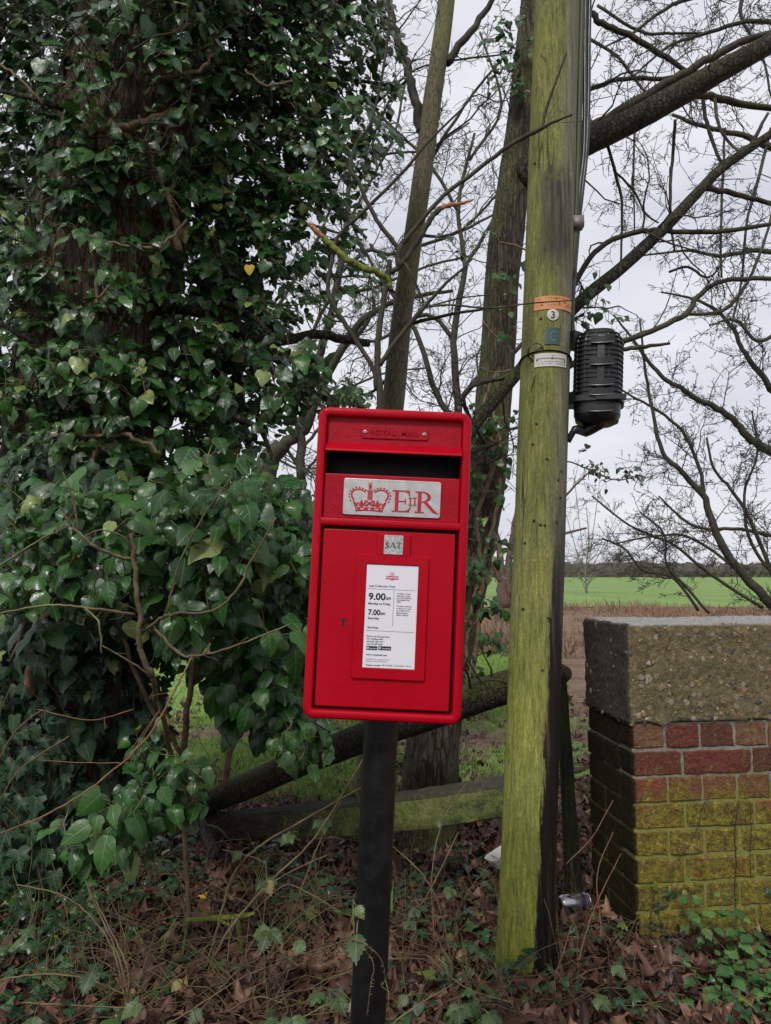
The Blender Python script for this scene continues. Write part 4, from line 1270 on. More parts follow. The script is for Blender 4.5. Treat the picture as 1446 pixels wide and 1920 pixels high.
    tones = [(.28, .14, .06), (.30, .18, .08), (.24, .15, .09), (.36, .31, .24), (.42, .38, .32), (.05, .05, .06), (.03, .03, .035), (.18, .12, .08), (.27, .22, .16), (.30, .14, .05)]
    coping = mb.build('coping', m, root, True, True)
    mb = MB()
    a8 = np.linspace(0, 2 * np.pi, 8, endpoint=False)
    for _ in range(760):
        face = g.random()
        sz = g.choice([.0035, .0052, .008, .0125], p=[.36, .36, .2, .08]) * g.uniform(.7, 1.2)
        if face < .80: c, A = np.array([g.uniform(x0, .9), y0, g.uniform(zA, zB)]), np.array([[1, 0, 0], [0, 0, 1], [0, -1, 0]]).T
        elif face < .92: c, A = np.array([g.uniform(x0, .9), g.uniform(y0, y1), zB]), np.eye(3)
        else: c, A = np.array([x0, g.uniform(y0, y1), g.uniform(zA, zB)]), np.array([[0, -1, 0], [0, 0, 1], [-1, 0, 0]]).T
        rot = g.uniform(0, 6.28); el = g.uniform(.4, .95)
        jr = g.uniform(.5, 1.3, 8)
        lo = []
        for rr, hh in ((1.0, -.3), (.94, .06), (.62, .17), (.15, .20)):
            q = np.stack([np.cos(a8) * rr * jr, np.sin(a8) * rr * jr * el, np.full(8, hh * .55)], 1) * sz
            q = q @ np.array([[math.cos(rot), math.sin(rot), 0], [-math.sin(rot), math.cos(rot), 0], [0, 0, 1]])
            lo.append(q @ A.T + c)
        t = np.array(tones[g.integers(len(tones))]) * g.uniform(.7, 1.25)
        loft(mb, lo, False, True, t)
    mp, nt, b = new_mat("flint_pebble"); k = NT(nt)
    n = k.noise(180, 4, .7, k.coord('Object'))
    k.l(k.mix(k.mapr(n, .35, .65, 0, .5), k.attr(), (.10, .09, .06)), b.inputs['Base Color']); b.inputs['Roughness'].default_value = .55
    mb.build('pebble_aggregate', mp, coping, True, True)['kind'] = 'stuff'
    return root, F0, ex, ey, TH, zb, zt
WALL, WF0, WEX, WEY, WTH, WZB, WZT = brick_wall()

# ================================================================ FALLEN TRUNK, RAIL, POSTS
M_LOG = bark_mat("mossy_log_bark", (.032, .022, .015), (.11, .080, .055), (.065, .085, .014), .45, 1.0, 1.0, .4, up=True)
M_BIGBARK = bark_mat("rugged_brown_bark", (.095, .066, .042), (.26, .19, .125), (.05, .06, .02), .12, .62, 1.0, .16)
M_BARK = bark_mat("grey_green_bark", (.045, .036, .025), (.145, .118, .08), (.10, .115, .03), .35, .95, .9, .14)
M_SLIM = bark_mat("smooth_olive_bark", (.11, .092, .058), (.22, .185, .12), (.11, .115, .035), .45, 1.3, .5, .2)
M_BOUGH = bark_mat("dark_bough_bark", (.030, .025, .018), (.125, .108, .080), (.060, .075, .016), .35, .85, 1.0, .5, up=True)
M_TWIG = twig_mat("dark_twig", (.020, .016, .013), (.055, .045, .032), (.075, .085, .028))
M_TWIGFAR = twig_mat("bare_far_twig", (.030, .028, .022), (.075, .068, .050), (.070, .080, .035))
M_IVYSTEM = twig_mat("brown_ivy_stem", (.095, .064, .036), (.24, .17, .10))
M_LICHEN = twig_mat("lichened_twig", (.055, .040, .025), (.14, .10, .055), (.20, .21, .075))
M_BRAMBLE = twig_mat("dry_bramble_stem", (.075, .045, .028), (.20, .13, .08), (.15, .16, .05))
M_MOSS = simple_mat("bright_moss", (.13, .155, .022), .95, var=.5, vscale=60, bump=.9, bscale=200)
M_TORN = simple_mat("torn_wood", (.30, .13, .055), .8, var=.35, vscale=60, bump=.5)

def rough_limb(mb, rows, n=28, k=8, amp=.10, freq=9.0, seed=0.0, col=None):
    """a thick limb with a knobbly surface"""
    q = np.array([np.append(P(a, b, Y), w / 2 * mpp(a, b, Y)) for a, b, Y, w in rows])
    return rough_path(mb, smooth_path(q, k), n, amp, freq, seed, col)

def rough_path(mb, s, n=28, amp=.10, freq=9.0, seed=0.0, col=None):
    t = np.gradient(s[:, :3], axis=0); t /= np.linalg.norm(t, axis=1, keepdims=True)
    u = nz(np.cross(t[0], (.3, .9, .1))); L = []
    for i in range(len(s)):
        u = nz(u - t[i] * np.dot(u, t[i])); w = np.cross(t[i], u); ring = []
        for a in np.linspace(0, 2 * np.pi, n, endpoint=False):
            d = math.cos(a) * u + math.sin(a) * w
            p = s[i, :3] + d * s[i, 3]
            f = noise.noise(Vector(p) * freq * .35 + Vector((seed, 0, 0))) * .8 + (1 - 2 * abs(noise.noise(Vector((math.cos(a) * 3.4 + seed, math.sin(a) * 3.4, i * .16))))) * .5 + noise.noise(Vector(p) * freq * 2) * .35
            ring.append(p + d * s[i, 3] * amp * f)
        L.append(ring)
    loft(mb, L, True, True, col)
    return s[:, :3], s[:, 3]

def fallen_things():
    g = np.random.default_rng(5)
    rows = [(318, 1532, 3.75, 30), (380, 1508, 3.62, 42), (480, 1466, 3.45, 48), (600, 1414, 3.28, 52), (720, 1368, 3.10, 55), (850, 1322, 2.92, 60), (965, 1284, 2.78, 60), (1040, 1266, 2.70, 46), (1066, 1262, 2.66, 22)]
    b0 = G(335, 1530)
    root = thing('fallen_tree', b0, "mossy fallen trunk slanting up behind the post box pole", "fallen tree")
    mb = MB(); pts, rad = rough_limb(mb, rows, 24, 7, .10, 10)
    mb.build('trunk', M_LOG, root)
    for i in range(5):
        mb = MB(); f = g.uniform(.15, .85); j = int(f * (len(pts) - 1))
        d = nz([g.normal(0, .6), -.5 + g.normal(0, .4), .8])
        grow(mb, pts[j] + d * rad[j] * .6, d, g.uniform(.15, .4), .006, 1, g, .25, 0, 6, .06)
        mb.build('branch_stub', M_TWIG, root)
    # squared timber rail, mossy on its face
    q = [(378, 1551, 3.62, 40), (520, 1540, 3.30, 48), (735, 1523, 2.90, 62), (955, 1492, 2.70, 64), (1012, 1484, 2.66, 62)]
    m, nt, b = new_mat("mossy_rail_wood"); k = NT(nt)
    gx = k.n('ShaderNodeNewGeometry'); nzv = k.sep(gx.outputs['True Normal'])[2]
    ob = k.coord('Object'); st = k.noise(42, 6, .7, k.coord('Object', (.12, .3, 1)), .5); n2 = k.noise(9, 6, .75, ob, .6); fi = k.noise(140, 3, .7, ob)
    wood = k.ramp(st, [(.3, (.012, .010, .008)), (.6, (.045, .040, .032)), (.8, (.10, .09, .07))])
    ms = k.ramp(n2, [(.3, (.06, .075, .018)), (.6, (.15, .175, .040)), (.8, (.21, .225, .075))])
    x = k.sep(ob)[0]
    f = k.mapr(k.math('ADD', k.math('MULTIPLY', k.math('SUBTRACT', n2, .5), 1.7), k.math('ADD', k.math('MULTIPLY', fi, .5), k.mapr(x, .2, .9, -.22, .25))), .10, .5)
    f = k.math('MULTIPLY', f, k.mapr(nzv, .5, -.1, .1, 1))
    k.l(k.vary(k.mix(f, wood, ms), k.noise(70, 6, .8, ob, .5), .4, 1.5), b.inputs['Base Color']); b.inputs['Roughness'].default_value = .85
    k.l(k.bump(k.math('ADD', st, k.math('MULTIPLY', fi, .5)), .8, .008), b.inputs['Normal'])
    mb = MB()
    rows_ = smooth_path(np.array([np.append(P(a, c, Y), w * mpp(a, c, Y)) for a, c, Y, w in q]), 10)
    L = []
    for i, r in enumerate(rows_):
        h = r[3] / 2; d = .045; c = r[:3]
        ring = []
        for oy, oz in ((-.8, -1), (-1, -.85), (-1, -.3), (-1, .3), (-1, .72), (-.82, .96), (.8, 1), (1, .8), (1, -.8), (.8, -1)):
            p = c + np.array([0, oy * d, oz * h])
            ring.append(p + .006 * np.array([0, noise.noise(Vector(p) * 14), noise.noise(Vector(p) * 11 + Vector((3, 0, 0)))]))
        L.append(ring)
    loft(mb, L)
    rb = rows_[0][:3].copy(); rb[2] = 0
    root = thing('timber_rail', rb, "squared mossy timber fence rail low behind the black pole", "fence rail")
    mb.build('rail', m, root, sharp=50)
    # raking timber post between pole and wall
    base = G(1078, 1690)
    top = P(1052, 1262, base[1] - .02)
    root = thing('timber_post', base, "dark green mossy timber post between the utility pole and the brick wall", "post")
    mb = MB()
    L = []
    for t in np.linspace(0, 1, 26):
        c = (base - np.array([0, 0, .05])) * (1 - t) + top * t; h = .032 * (1.0 - .45 * t)
        L.append([c + np.array([x_ * h, y_ * h, 0]) * (1 + .08 * noise.noise(Vector((x_, y_, t * 7)))) for x_, y_ in ((-1, -.75), (-.75, -1), (.75, -1), (1, -.75), (1, .75), (.75, 1), (-.75, 1), (-1, .75))])
    loft(mb, L)
    mb.build('post', bark_mat("green_post_wood", (.012, .012, .008), (.034, .034, .020), (.034, .044, .014), .6, 1.6, .5, .08), root, sharp=50)
    # broken dead stump on the left
    st0 = G(405, 1632)
    root = thing('broken_stump', st0, "grey dead broken stump leaning in the leaf litter under the ivy", "stump")
    mb = MB()
    rough_path(mb, smooth_path(np.array([[*(st0 - np.array([0, 0, .05])), .030], [*P(398, 1600, st0[1]), .028], [*P(380, 1550, st0[1] + .02), .023], [*P(362, 1510, st0[1] + .05), .015], [*P(350, 1478, st0[1] + .08), .004]]), 6), 16, .28, 30)
    mb.build('stem', bark_mat("dead_grey_wood", (.045, .038, .034), (.15, .13, .12), (.06, .07, .02), .1, 1.8, .9, .2), root)
    for px, py in ((330, 1500), (430, 1575)):
        mb = MB(); a = P(378, 1548, st0[1] + .02); e = P(px, py, st0[1] - .05)
        tube(mb, smooth_path(np.array([a, (a + e) / 2 + np.array([.01, 0, .02]), e]), 4), np.linspace(.010, .003, 9), 6); mb.build('snag', M_TWIG, root)
fallen_things()

# ================================================================ LEAVES: materials
M_IVY = leaf_mat("ivy_leaf", (.004, .018, .004), (.018, .072, .011), (.058, .150, .022), .30, (.09, .19, .05), .08, (.18, .23, .06), .46, .6)
M_IVYJ = leaf_mat("young_ivy_leaf", (.007, .024, .009), (.015, .050, .017), (.034, .090, .028), .42, (.085, .15, .075), .06, None, .3, .8)
M_GIVY = leaf_mat("ground_ivy_leaf", (.008, .028, .010), (.018, .060, .018), (.050, .12, .028), .32, (.08, .14, .06), .08, (.13, .16, .02), .5, .6)
M_DEAD = leaf_mat("dead_leaf", (.022, .010, .007), (.086, .040, .026), (.22, .115, .074), .50, (.13, .07, .05), .05, (.26, .15, .09), .4, .4)
M_BRLEAF = leaf_mat("bramble_leaf", (.022, .045, .016), (.045, .085, .024), (.085, .13, .04), .45, (.17, .20, .09), .12, (.16, .14, .03), .4, .8)
M_NETTLE = leaf_mat("nettle_leaf", (.030, .085, .022), (.062, .155, .038), (.12, .24, .065), .6, (.05, .12, .04), .2, None, .35, .6)
M_GRASS = leaf_mat("grass_blade", (.09, .17, .03), (.19, .33, .055), (.30, .40, .12), .6, (.10, .19, .035), .15, (.28, .22, .11), .3, 0)
M_YELLOW = leaf_mat("yellow_leaf", (.42, .27, .025), (.50, .34, .03), (.56, .40, .05), .5, (.5, .36, .06), .15, None, .4, .5)

UP = np.array([0, 0, 1.0])
def ivy_spray(bag, stem_mb, p, d, L, nleaf, size, g, out, petiole=True, droop=.9, r=.0022, tone=None):
    """a short ivy stem with leaves hanging from it"""
    ns = 5; pts = [np.array(p)]; d = nz(d)
    for i in range(ns):
        d = nz(d + g.normal(0, .22, 3) + np.array([0, 0, -.06])); pts.append(pts[-1] + d * L / ns)
    pts = np.array(pts)
    tube(stem_mb, pts, np.linspace(r, r * .5, ns + 1), 4, cap=False)
    base_t = g.random() if tone is None else tone
    for i in range(nleaf):
        f = min(.999, (i + g.random()) / nleaf) * ns; j = int(f); w = f - j
        q = pts[j] * (1 - w) + pts[min(ns, j + 1)] * w
        tan = nz(pts[min(ns, j + 1)] - pts[j])
        sd = nz(np.cross(tan, UP) + g.normal(0, .35, 3)) * (1 if i % 2 else -1)
        pd = nz(sd * .7 + out * .45 + UP * g.uniform(-.1, .5) + g.normal(0, .2, 3))
        pl = size * g.uniform(.35, .85)
        e = q + pd * pl + np.array([0, 0, -.12 * pl])
        if petiole: tube(stem_mb, [q, q + pd * pl * .5 + UP * .006, e], .0009, 3, cap=False)
        ld = nz(pd * g.uniform(.25, .7) + out * .18 - UP * droop * g.uniform(.5, 1.2) + g.normal(0, .28, 3))
        nn = nz(out * .8 + UP * .75 + g.normal(0, .38, 3))
        s = size * (g.uniform(.55, 1.15) if i < nleaf - 2 else g.uniform(.4, .8))
        bag.add(e, ld, nn, s, np.clip(base_t * .45 + g.random() * .5, 0, 1))

# ================================================================ IVY-CLAD TREE on the left
def ivy_tree():
    g = np.random.default_rng(101)
    base = G(95, 1560); base = np.array([P(85, 1500, 3.45)[0], 3.45, 0.0])
    root = thing('ivy_clad_tree', base, "big old tree on the left with its whole trunk smothered in dark glossy ivy", "tree")
    rows = [(70, 1640, 3.45, 400), (90, 1480, 3.45, 330), (115, 1250, 3.42, 292), (150, 950, 3.40, 280), (180, 700, 3.38, 276), (205, 450, 3.35, 272), (240, 250, 3.3, 258), (275, 50, 3.25, 250), (310, -160, 3.2, 240), (345, -400, 3.15, 235)]
    mb = MB()
    q = smooth_path(np.array([np.append(P(a, b, Y), w / 2 * mpp(a, b, Y)) for a, b, Y, w in rows]), 16)
    rough_path(mb, q, 72, .055, 8)
    mb.build('trunk', M_BIGBARK, root)
    def axis_at(z):
        i = int(np.argmin(np.abs(q[:, 2] - z))); return q[i, :3], q[i, 3]
    # limbs reaching right inside the ivy
    LB = branches(root, ([(300, 120, 3.3, 40), (420, 60, 3.4, 28), (560, 20, 3.5, 18), (700, -10, 3.6, 9)], [(300, 330, 3.3, 26), (420, 300, 3.3, 18), (520, 330, 3.35, 12), (600, 260, 3.4, 7)],
                 [(300, 560, 3.2, 34), (420, 600, 3.25, 24), (500, 640, 3.3, 22), (590, 628, 3.4, 18), (640, 634, 3.45, 17), (692, 643, 3.5, 15)], [(250, 780, 3.2, 26), (380, 770, 3.2, 18), (480, 800, 3.2, 11), (520, 880, 3.2, 6)],
                 [(230, 960, 3.1, 30), (330, 940, 2.9, 20), (450, 930, 2.75, 13), (560, 950, 2.7, 8)], [(300, 210, 3.3, 24), (480, 190, 3.4, 14), (620, 150, 3.5, 8), (735, 160, 3.5, 5)],
                 [(120, 700, 3.1, 20), (60, 640, 2.95, 13), (-10, 600, 2.9, 9)], [(200, 250, 3.1, 20), (110, 200, 2.95, 13), (0, 170, 2.9, 8)], [(400, 560, 3.2, 14), (470, 590, 3.2, 12), (520, 640, 3.2, 6)], [(120, 1330, 2.9, 34), (120, 1200, 2.95, 26), (170, 1060, 3.0, 18), (180, 880, 3.05, 16)]), M_BOUGH, 'branch', 9, 5, .12, g)
    bag = Bag('adult', 11); juv = Bag('lobed', 12); st = MB()
    def fill(poly, n, Y0, Y1, size, nl=(5, 9), tone=(0, 1), kind=bag, L=(.10, .26), pet=True):
        for _ in range(n):
            x, y = pick(poly, g)
            Yd = g.uniform(Y0, Y1) if not callable(Y0) else Y0(x, y)
            p = P(x, y, Yd)
            c, r = axis_at(p[2])
            out = nz((p - c) * np.array([1, 1, 0]) + np.array([0, -.35, 0]))
            d = nz(out * .55 + g.normal(0, .55, 3) + UP * .1)
            l = g.uniform(*L)
            ivy_spray(kind, st, p - d * l * .6, d, l, int(g.integers(*nl)), g.uniform(*size), g, nz(out * .5 + np.array([0, -.75, .15])), pet, tone=g.uniform(*tone))
    S = (.058, .092)
    # on and around the trunk, leaving some bare bark
    upper = [(-60, -60), (700, -60), (745, 70), (742, 190), (722, 300), (700, 395), (640, 400), (560, 410), (545, 470), (575, 560), (600, 640), (600, 720), (560, 760), (520, 780), (500, 860), (-60, 900)]
    bare = ([(190, 395), (345, 350), (345, 470), (270, 480), (120, 500), (110, 440)], [(205, 90), (300, 60), (300, 250), (215, 280)], [(110, 500), (200, 500), (200, 590), (110, 600)])
    class Hole:
        pass
    def depth_front(x, y):
        c, r = axis_at(P(x, y, 3.1)[2])
        X = P(x, y, 3.1)[0] - c[0]
        surf = c[1] - math.sqrt(max(0, (r * 1.02) ** 2 - X * X)) if abs(X) < r else c[1] - .05
        return surf - abs(g.normal(0, .16)) - .02
    def fill_skip(poly, n, *a, **kw):
        for _ in range(n):
            x, y = pick(poly, g)
            if any(inside(b_, x, y) for b_ in bare) and g.random() < .80: continue
            fill([(x - 1, y - 1), (x + 1, y - 1), (x, y + 1)], 1, *a, **kw)
    trunk_zone = [(-110, -230), (470, -230), (430, 500), (400, 900), (-110, 900)]
    fill_skip(trunk_zone, 640, depth_front, None, S, (6, 10), (0, 1), L=(.12, .24))
    right_zone = [(380, -220), (660, -220), (700, -60), (745, 70), (742, 190), (722, 300), (695, 385), (600, 395), (545, 420), (530, 500), (560, 590), (595, 650), (600, 720), (545, 765), (495, 800), (480, 870), (380, 880)]
    fill(right_zone, 450, 3.0, 3.7, S, (6, 10), (0, 1))
    fill([(360, -60), (620, -60), (640, 300), (560, 390), (500, 470), (520, 640), (470, 800), (360, 860)], 420, 3.3, 4.3, (.06, .095), (7, 11), (0, .8), pet=False)
    fill([(-60, -60), (160, -60), (90, 300), (40, 800), (-60, 900)], 240, 3.5, 4.4, (.065, .095), (7, 10), (0, .7), pet=False)
    fill([(545, 410), (700, 395), (690, 480), (650, 560), (600, 620), (560, 560), (530, 480)], 32, 3.2, 3.7, S, (4, 7), (0, .9))
    fill([(585, 715), (700, 722), (694, 752), (600, 765)], 30, 3.1, 3.4, (.036, .052), (5, 8), (0, .7))
    fill([(690, 40), (750, 60), (748, 200), (700, 300)], 10, 3.3, 3.7, S, (4, 7))
    mb = MB(); bag.emit(mb)
    mb.build('ivy_leaves', M_IVY, root)
    # bare brown ivy stems winding over the bark
    for rows in ([(280, 170, 2.86, 7), (310, 120, 2.82, 7), (290, 60, 2.8, 6), (255, 10, 2.8, 5)], [(282, 160, 2.84, 9), (330, 140, 2.80, 9), (380, 128, 2.80, 7), (400, 100, 2.8, 5)],
                 [(160, 250, 2.88, 14), (210, 240, 2.84, 15), (260, 232, 2.86, 12), (330, 205, 2.95, 10)], [(180, 590, 2.9, 5), (180, 520, 2.88, 6), (172, 470, 2.86, 5)], [(182, 560, 2.88, 5), (220, 520, 2.86, 4), (232, 518, 2.85, 3)],
                 [(335, 470, 3.0, 16), (332, 420, 3.0, 15), (315, 370, 3.0, 12), (330, 330, 3.0, 10)], [(160, 445, 2.85, 4), (240, 460, 2.82, 5), (300, 462, 2.86, 6), (350, 412, 2.9, 5)], [(90, 820, 2.85, 8), (200, 815, 2.8, 8), (260, 825, 2.8, 9), (300, 850, 2.8, 8)],
                 [(175, 900, 2.85, 16), (178, 860, 2.85, 14), (180, 800, 2.85, 12)], [(60, 1300, 2.75, 18), (75, 1180, 2.75, 16), (120, 1080, 2.75, 12), (165, 960, 2.8, 10)], [(20, 1240, 2.7, 6), (60, 1150, 2.7, 7), (125, 1220, 2.7, 6)], [(0, 120, 2.8, 5), (40, 150, 2.8, 5), (80, 195, 2.8, 5)],
                 [(250, 70, 2.8, 9), (330, 60, 2.82, 10), (385, 20, 2.85, 9)], [(460, 130, 3.0, 5), (500, 160, 3.0, 5), (550, 152, 3.0, 4)]):
        limb(st, rows, 6, 6, .5, g)
    mb = MB()
    for _ in range(120):
        x, y = pick([(-20, -40), (400, -40), (380, 900), (-20, 1300)], g)
        p = P(x, y, depth_front(x, y)); grow(mb, p, g.normal(0, 1, 3) * np.array([1, .3, 1]), g.uniform(.15, .6), g.uniform(.002, .005), 1, g, .35, 0, 4, .05)
    mb.build('ivy_twigs', M_TWIG, root)['kind'] = 'stuff'
    st.build('ivy_stems', M_IVYSTEM, root)['kind'] = 'stuff'
    # young lobed ivy clinging low on the trunk
    st2 = MB()
    def low(x, y): 
        return depth_front(x, y) + .03
    for _ in range(220):
        x, y = pick([(-60, 1130), (330, 1180), (335, 1330), (300, 1480), (200, 1620), (-60, 1680)], g)
        p = P(x, y, low(x, y) - .02)
        for i in range(int(g.integers(3, 6))):
            juv.add(p + g.normal(0, .045, 3) * np.array([1, .5, 1]), nz([g.normal(0, .5), -.25, -.8]), nz([g.normal(0, .3), -1, .45 + g.normal(0, .3)]), g.uniform(.048, .088), g.random() * .9)
        grow(st2, p, [g.normal(0, .5), 0, 1], .2, .002, 0, g, .3)
    for _ in range(170):
        x, y = pick([(-60, 850), (300, 860), (330, 1250), (-60, 1250)], g)
        p = P(x, y, low(x, y))
        for i in range(4): juv.add(p + g.normal(0, .05, 3) * np.array([1, .5, 1]), nz([g.normal(0, .5), -.25, -.8]), nz([g.normal(0, .3), -1, .45 + g.normal(0, .3)]), g.uniform(.045, .08), g.random() * .7)
    mb = MB(); juv.emit(mb)
    mb.build('young_ivy_leaves', M_IVYJ, root)
    st2.build('young_ivy_stems', M_IVYSTEM, root)['kind'] = 'stuff'
ivy_tree()

# ================================================================ IVY BUSH in front of the trunk
def ivy_bush():
    g = np.random.default_rng(55)
    base = np.array([P(380, 1400, 2.75)[0], 2.75, 0])
    root = thing('ivy_bush', base, "leafy bush of large-leaved arborescent ivy left of the red post box", "ivy bush")
    bag = Bag('ovate', 31); st = MB()
    branches(root, ([(330, 1560, 2.85, 16), (345, 1420, 2.75, 13), (360, 1250, 2.6, 11), (380, 1100, 2.5, 9), (400, 980, 2.45, 6)], [(415, 1480, 3.0, 12), (440, 1390, 2.9, 11), (470, 1280, 2.8, 9), (510, 1100, 2.7, 8), (540, 960, 2.65, 5)],
                 [(345, 1420, 2.75, 10), (270, 1300, 2.6, 8), (200, 1120, 2.45, 7), (130, 1000, 2.4, 4)], [(370, 1250, 2.6, 8), (300, 1120, 2.5, 7), (250, 1000, 2.5, 5)], [(470, 1280, 2.8, 7), (540, 1250, 2.7, 6), (590, 1260, 2.7, 4)], [(330, 1540, 2.85, 9), (270, 1520, 2.6, 8), (190, 1520, 2.4, 6), (150, 1570, 2.3, 3)]), M_IVYSTEM, 'stem', 7, 6, .3, g)
    def fill(poly, n, Y0, Y1, size, nl=(6, 10), tone=(0, 1), L=(.12, .26), pet=True, droop=1.1):
        for _ in range(n):
            x, y = pick(poly, g); p = P(x, y, g.uniform(Y0, Y1))
            out = nz([p[0] - base[0] + .1, -1.0, .25])
            d = nz(out * .6 + g.normal(0, .5, 3) + UP * .2); l = g.uniform(*L)
            ivy_spray(bag, st, p - d * l * .6, d, l, int(g.integers(*nl)), g.uniform(*size), g, out, pet, droop, .0024, g.uniform(*tone))
    BIG = (.074, .112)
    fill([(-60, 920), (130, 900), (280, 900), (360, 870), (470, 890), (600, 930), (600, 1180), (450, 1200), (250, 1130), (-60, 1200)], 95, 2.15, 2.6, BIG, (6, 10), (.2, 1))
    fill([(360, 900), (480, 880), (600, 920), (600, 1290), (560, 1330), (470, 1290), (390, 1240), (330, 1000)], 110, 2.5, 3.1, (.07, .105), (7, 11), (0, .8))
    fill([(-40, 880), (600, 900), (600, 1230), (440, 1200), (300, 1280), (-40, 1250)], 110, 2.7, 3.2, (.07, .10), (7, 10), (0, .6), pet=False)
    fill([(440, 1230), (560, 1260), (590, 1330), (560, 1385), (490, 1385), (440, 1340)], 16, 2.35, 2.8, BIG, (5, 8), (.1, .8))
    fill([(260, 1390), (370, 1400), (375, 1500), (300, 1560), (255, 1500)], 14, 2.15, 2.4, (.06, .08), (6, 9), (.2, .8))
    fill([(130, 1500), (280, 1490), (310, 1560), (230, 1610), (130, 1600)], 9, 2.0, 2.2, (.066, .09), (6, 8), (.5, 1), droop=1.4)
    fill([(530, 1340), (595, 1345), (585, 1410), (540, 1420)], 5, 2.2, 2.5, (.065, .085), (5, 7), (.1, .7), droop=1.5)
    fill([(-40, 930), (220, 930), (230, 1140), (-40, 1130)], 22, 2.0, 2.3, (.062, .088), (6, 10), (.4, 1))
    mb = MB(); bag.emit(mb)
    mb.build('leaves', M_IVY, root)
    st.build('leaf_stalks', M_LICHEN, root)['kind'] = 'stuff'
ivy_bush()

# ================================================================ BARE SHRUB in front of the ivy
def bare_shrub():
    g = np.random.default_rng(77)
    Y = 1.98
    base = np.array([P(352, 1600, 2.62)[0], 2.62, 0])
    root = thing('bare_shrub', base, "thin bare shrub with lichened twigs in front of the ivy on the left", "shrub")
    rows = [[(286, 1270, Y, 11), (264, 1215, Y - .02, 11), (262, 1150, Y - .03, 10), (254, 1080, Y - .04, 9), (246, 1000, Y - .05, 7)], [(356, 1745, 2.62, 9), (345, 1560, 2.6, 9), (325, 1420, 2.45, 10), (300, 1330, 2.2, 10), (286, 1270, Y, 11)],
            [(264, 1190, Y, 7), (300, 1160, Y - .03, 6.5), (330, 1151, Y - .05, 6), (400, 1145, Y - .08, 5), (445, 1105, Y - .08, 5), (470, 1055, Y - .08, 4), (518, 970, Y - .1, 2.5)],
            [(284, 1172, Y, 6), (330, 1220, Y - .06, 6), (360, 1230, Y - .08, 5), (430, 1215, Y - .1, 4), (545, 1170, Y - .1, 2.5)],
            [(252, 1152, Y, 6), (190, 1143, Y - .05, 6), (120, 1136, Y - .1, 5), (60, 1138, Y - .12, 4), (-20, 1156, Y - .15, 3.5)], [(160, 1140, Y - .08, 4), (186, 1170, Y - .1, 4), (190, 1225, Y - .1, 3)],
            [(250, 1050, Y, 7), (205, 1038, Y - .03, 7), (165, 1015, Y - .05, 7), (135, 985, Y - .05, 6), (112, 950, Y - .05, 4)], [(148, 995, Y - .05, 4.5), (135, 930, Y - .06, 4), (118, 885, Y - .06, 2)], [(135, 983, Y - .05, 4), (70, 1015, Y - .1, 4), (-20, 1075, Y - .12, 4)],
            [(313, 1150, Y - .04, 4), (335, 1060, Y - .06, 4), (380, 970, Y - .08, 3.5), (436, 892, Y - .1, 2.5)],
            [(253, 1050, Y, 5), (235, 1010, Y - .03, 4), (190, 994, Y - .05, 3), (150, 1010, Y - .05, 2)], [(190, 1210, Y - .1, 3), (250, 1245, Y - .04, 4), (286, 1270, Y, 5)]]
    ls = branches(root, rows, M_LICHEN, 'branch', 6, 6, .35, g)
    mb = MB()
    for pts, rr in ls:
        spawn(mb, pts, rr, 1, g, 9, .35, 0, .02, None, (35, 75), (.06, .2), .0009)
    mb.build('twigs', M_LICHEN, root)['kind'] = 'stuff'
    M_SHOOT = twig_mat("orange_shoot", (.12, .060, .030), (.22, .12, .062))
    for r in ([(360, 1232, Y - .08, 6), (335, 1280, Y - .12, 6), (312, 1325, Y - .15, 6), (270, 1390, Y - .2, 6), (180, 1470, Y - .25, 6), (90, 1525, Y - .3, 5), (-20, 1570, Y - .3, 5)],
              [(310, 1330, Y - .15, 3), (318, 1350, Y - .14, 3), (345, 1385, Y - .12, 2)], [(250, 1330, Y - .15, 3), (170, 1350, Y - .2, 3), (70, 1330, Y - .2, 2)], [(240, 1430, Y - .2, 3), (160, 1430, Y - .2, 2.5), (70, 1425, Y - .2, 2)], [(240, 1425, Y - .2, 2.5), (300, 1330, Y - .1, 2), (250, 1400, Y - .2, 2)],
              [(0, 1500, Y - .2, 3), (40, 1440, Y - .2, 3), (130, 1380, Y - .2, 3)], [(-10, 1440, Y - .1, 4), (30, 1370, Y - .1, 4), (80, 1330, Y - .1, 3)]):
        mb = MB(); p, rr = limb(mb, [(a, b, c, d * .7) for a, b, c, d in r], 6, 6, .4, g)
        spawn(mb, p, rr, 1, g, 6, .35, 0, .02, None, (35, 75), (.06, .15), .0009)
        mb.build('reddish_shoot', M_SHOOT, root)
bare_shrub()

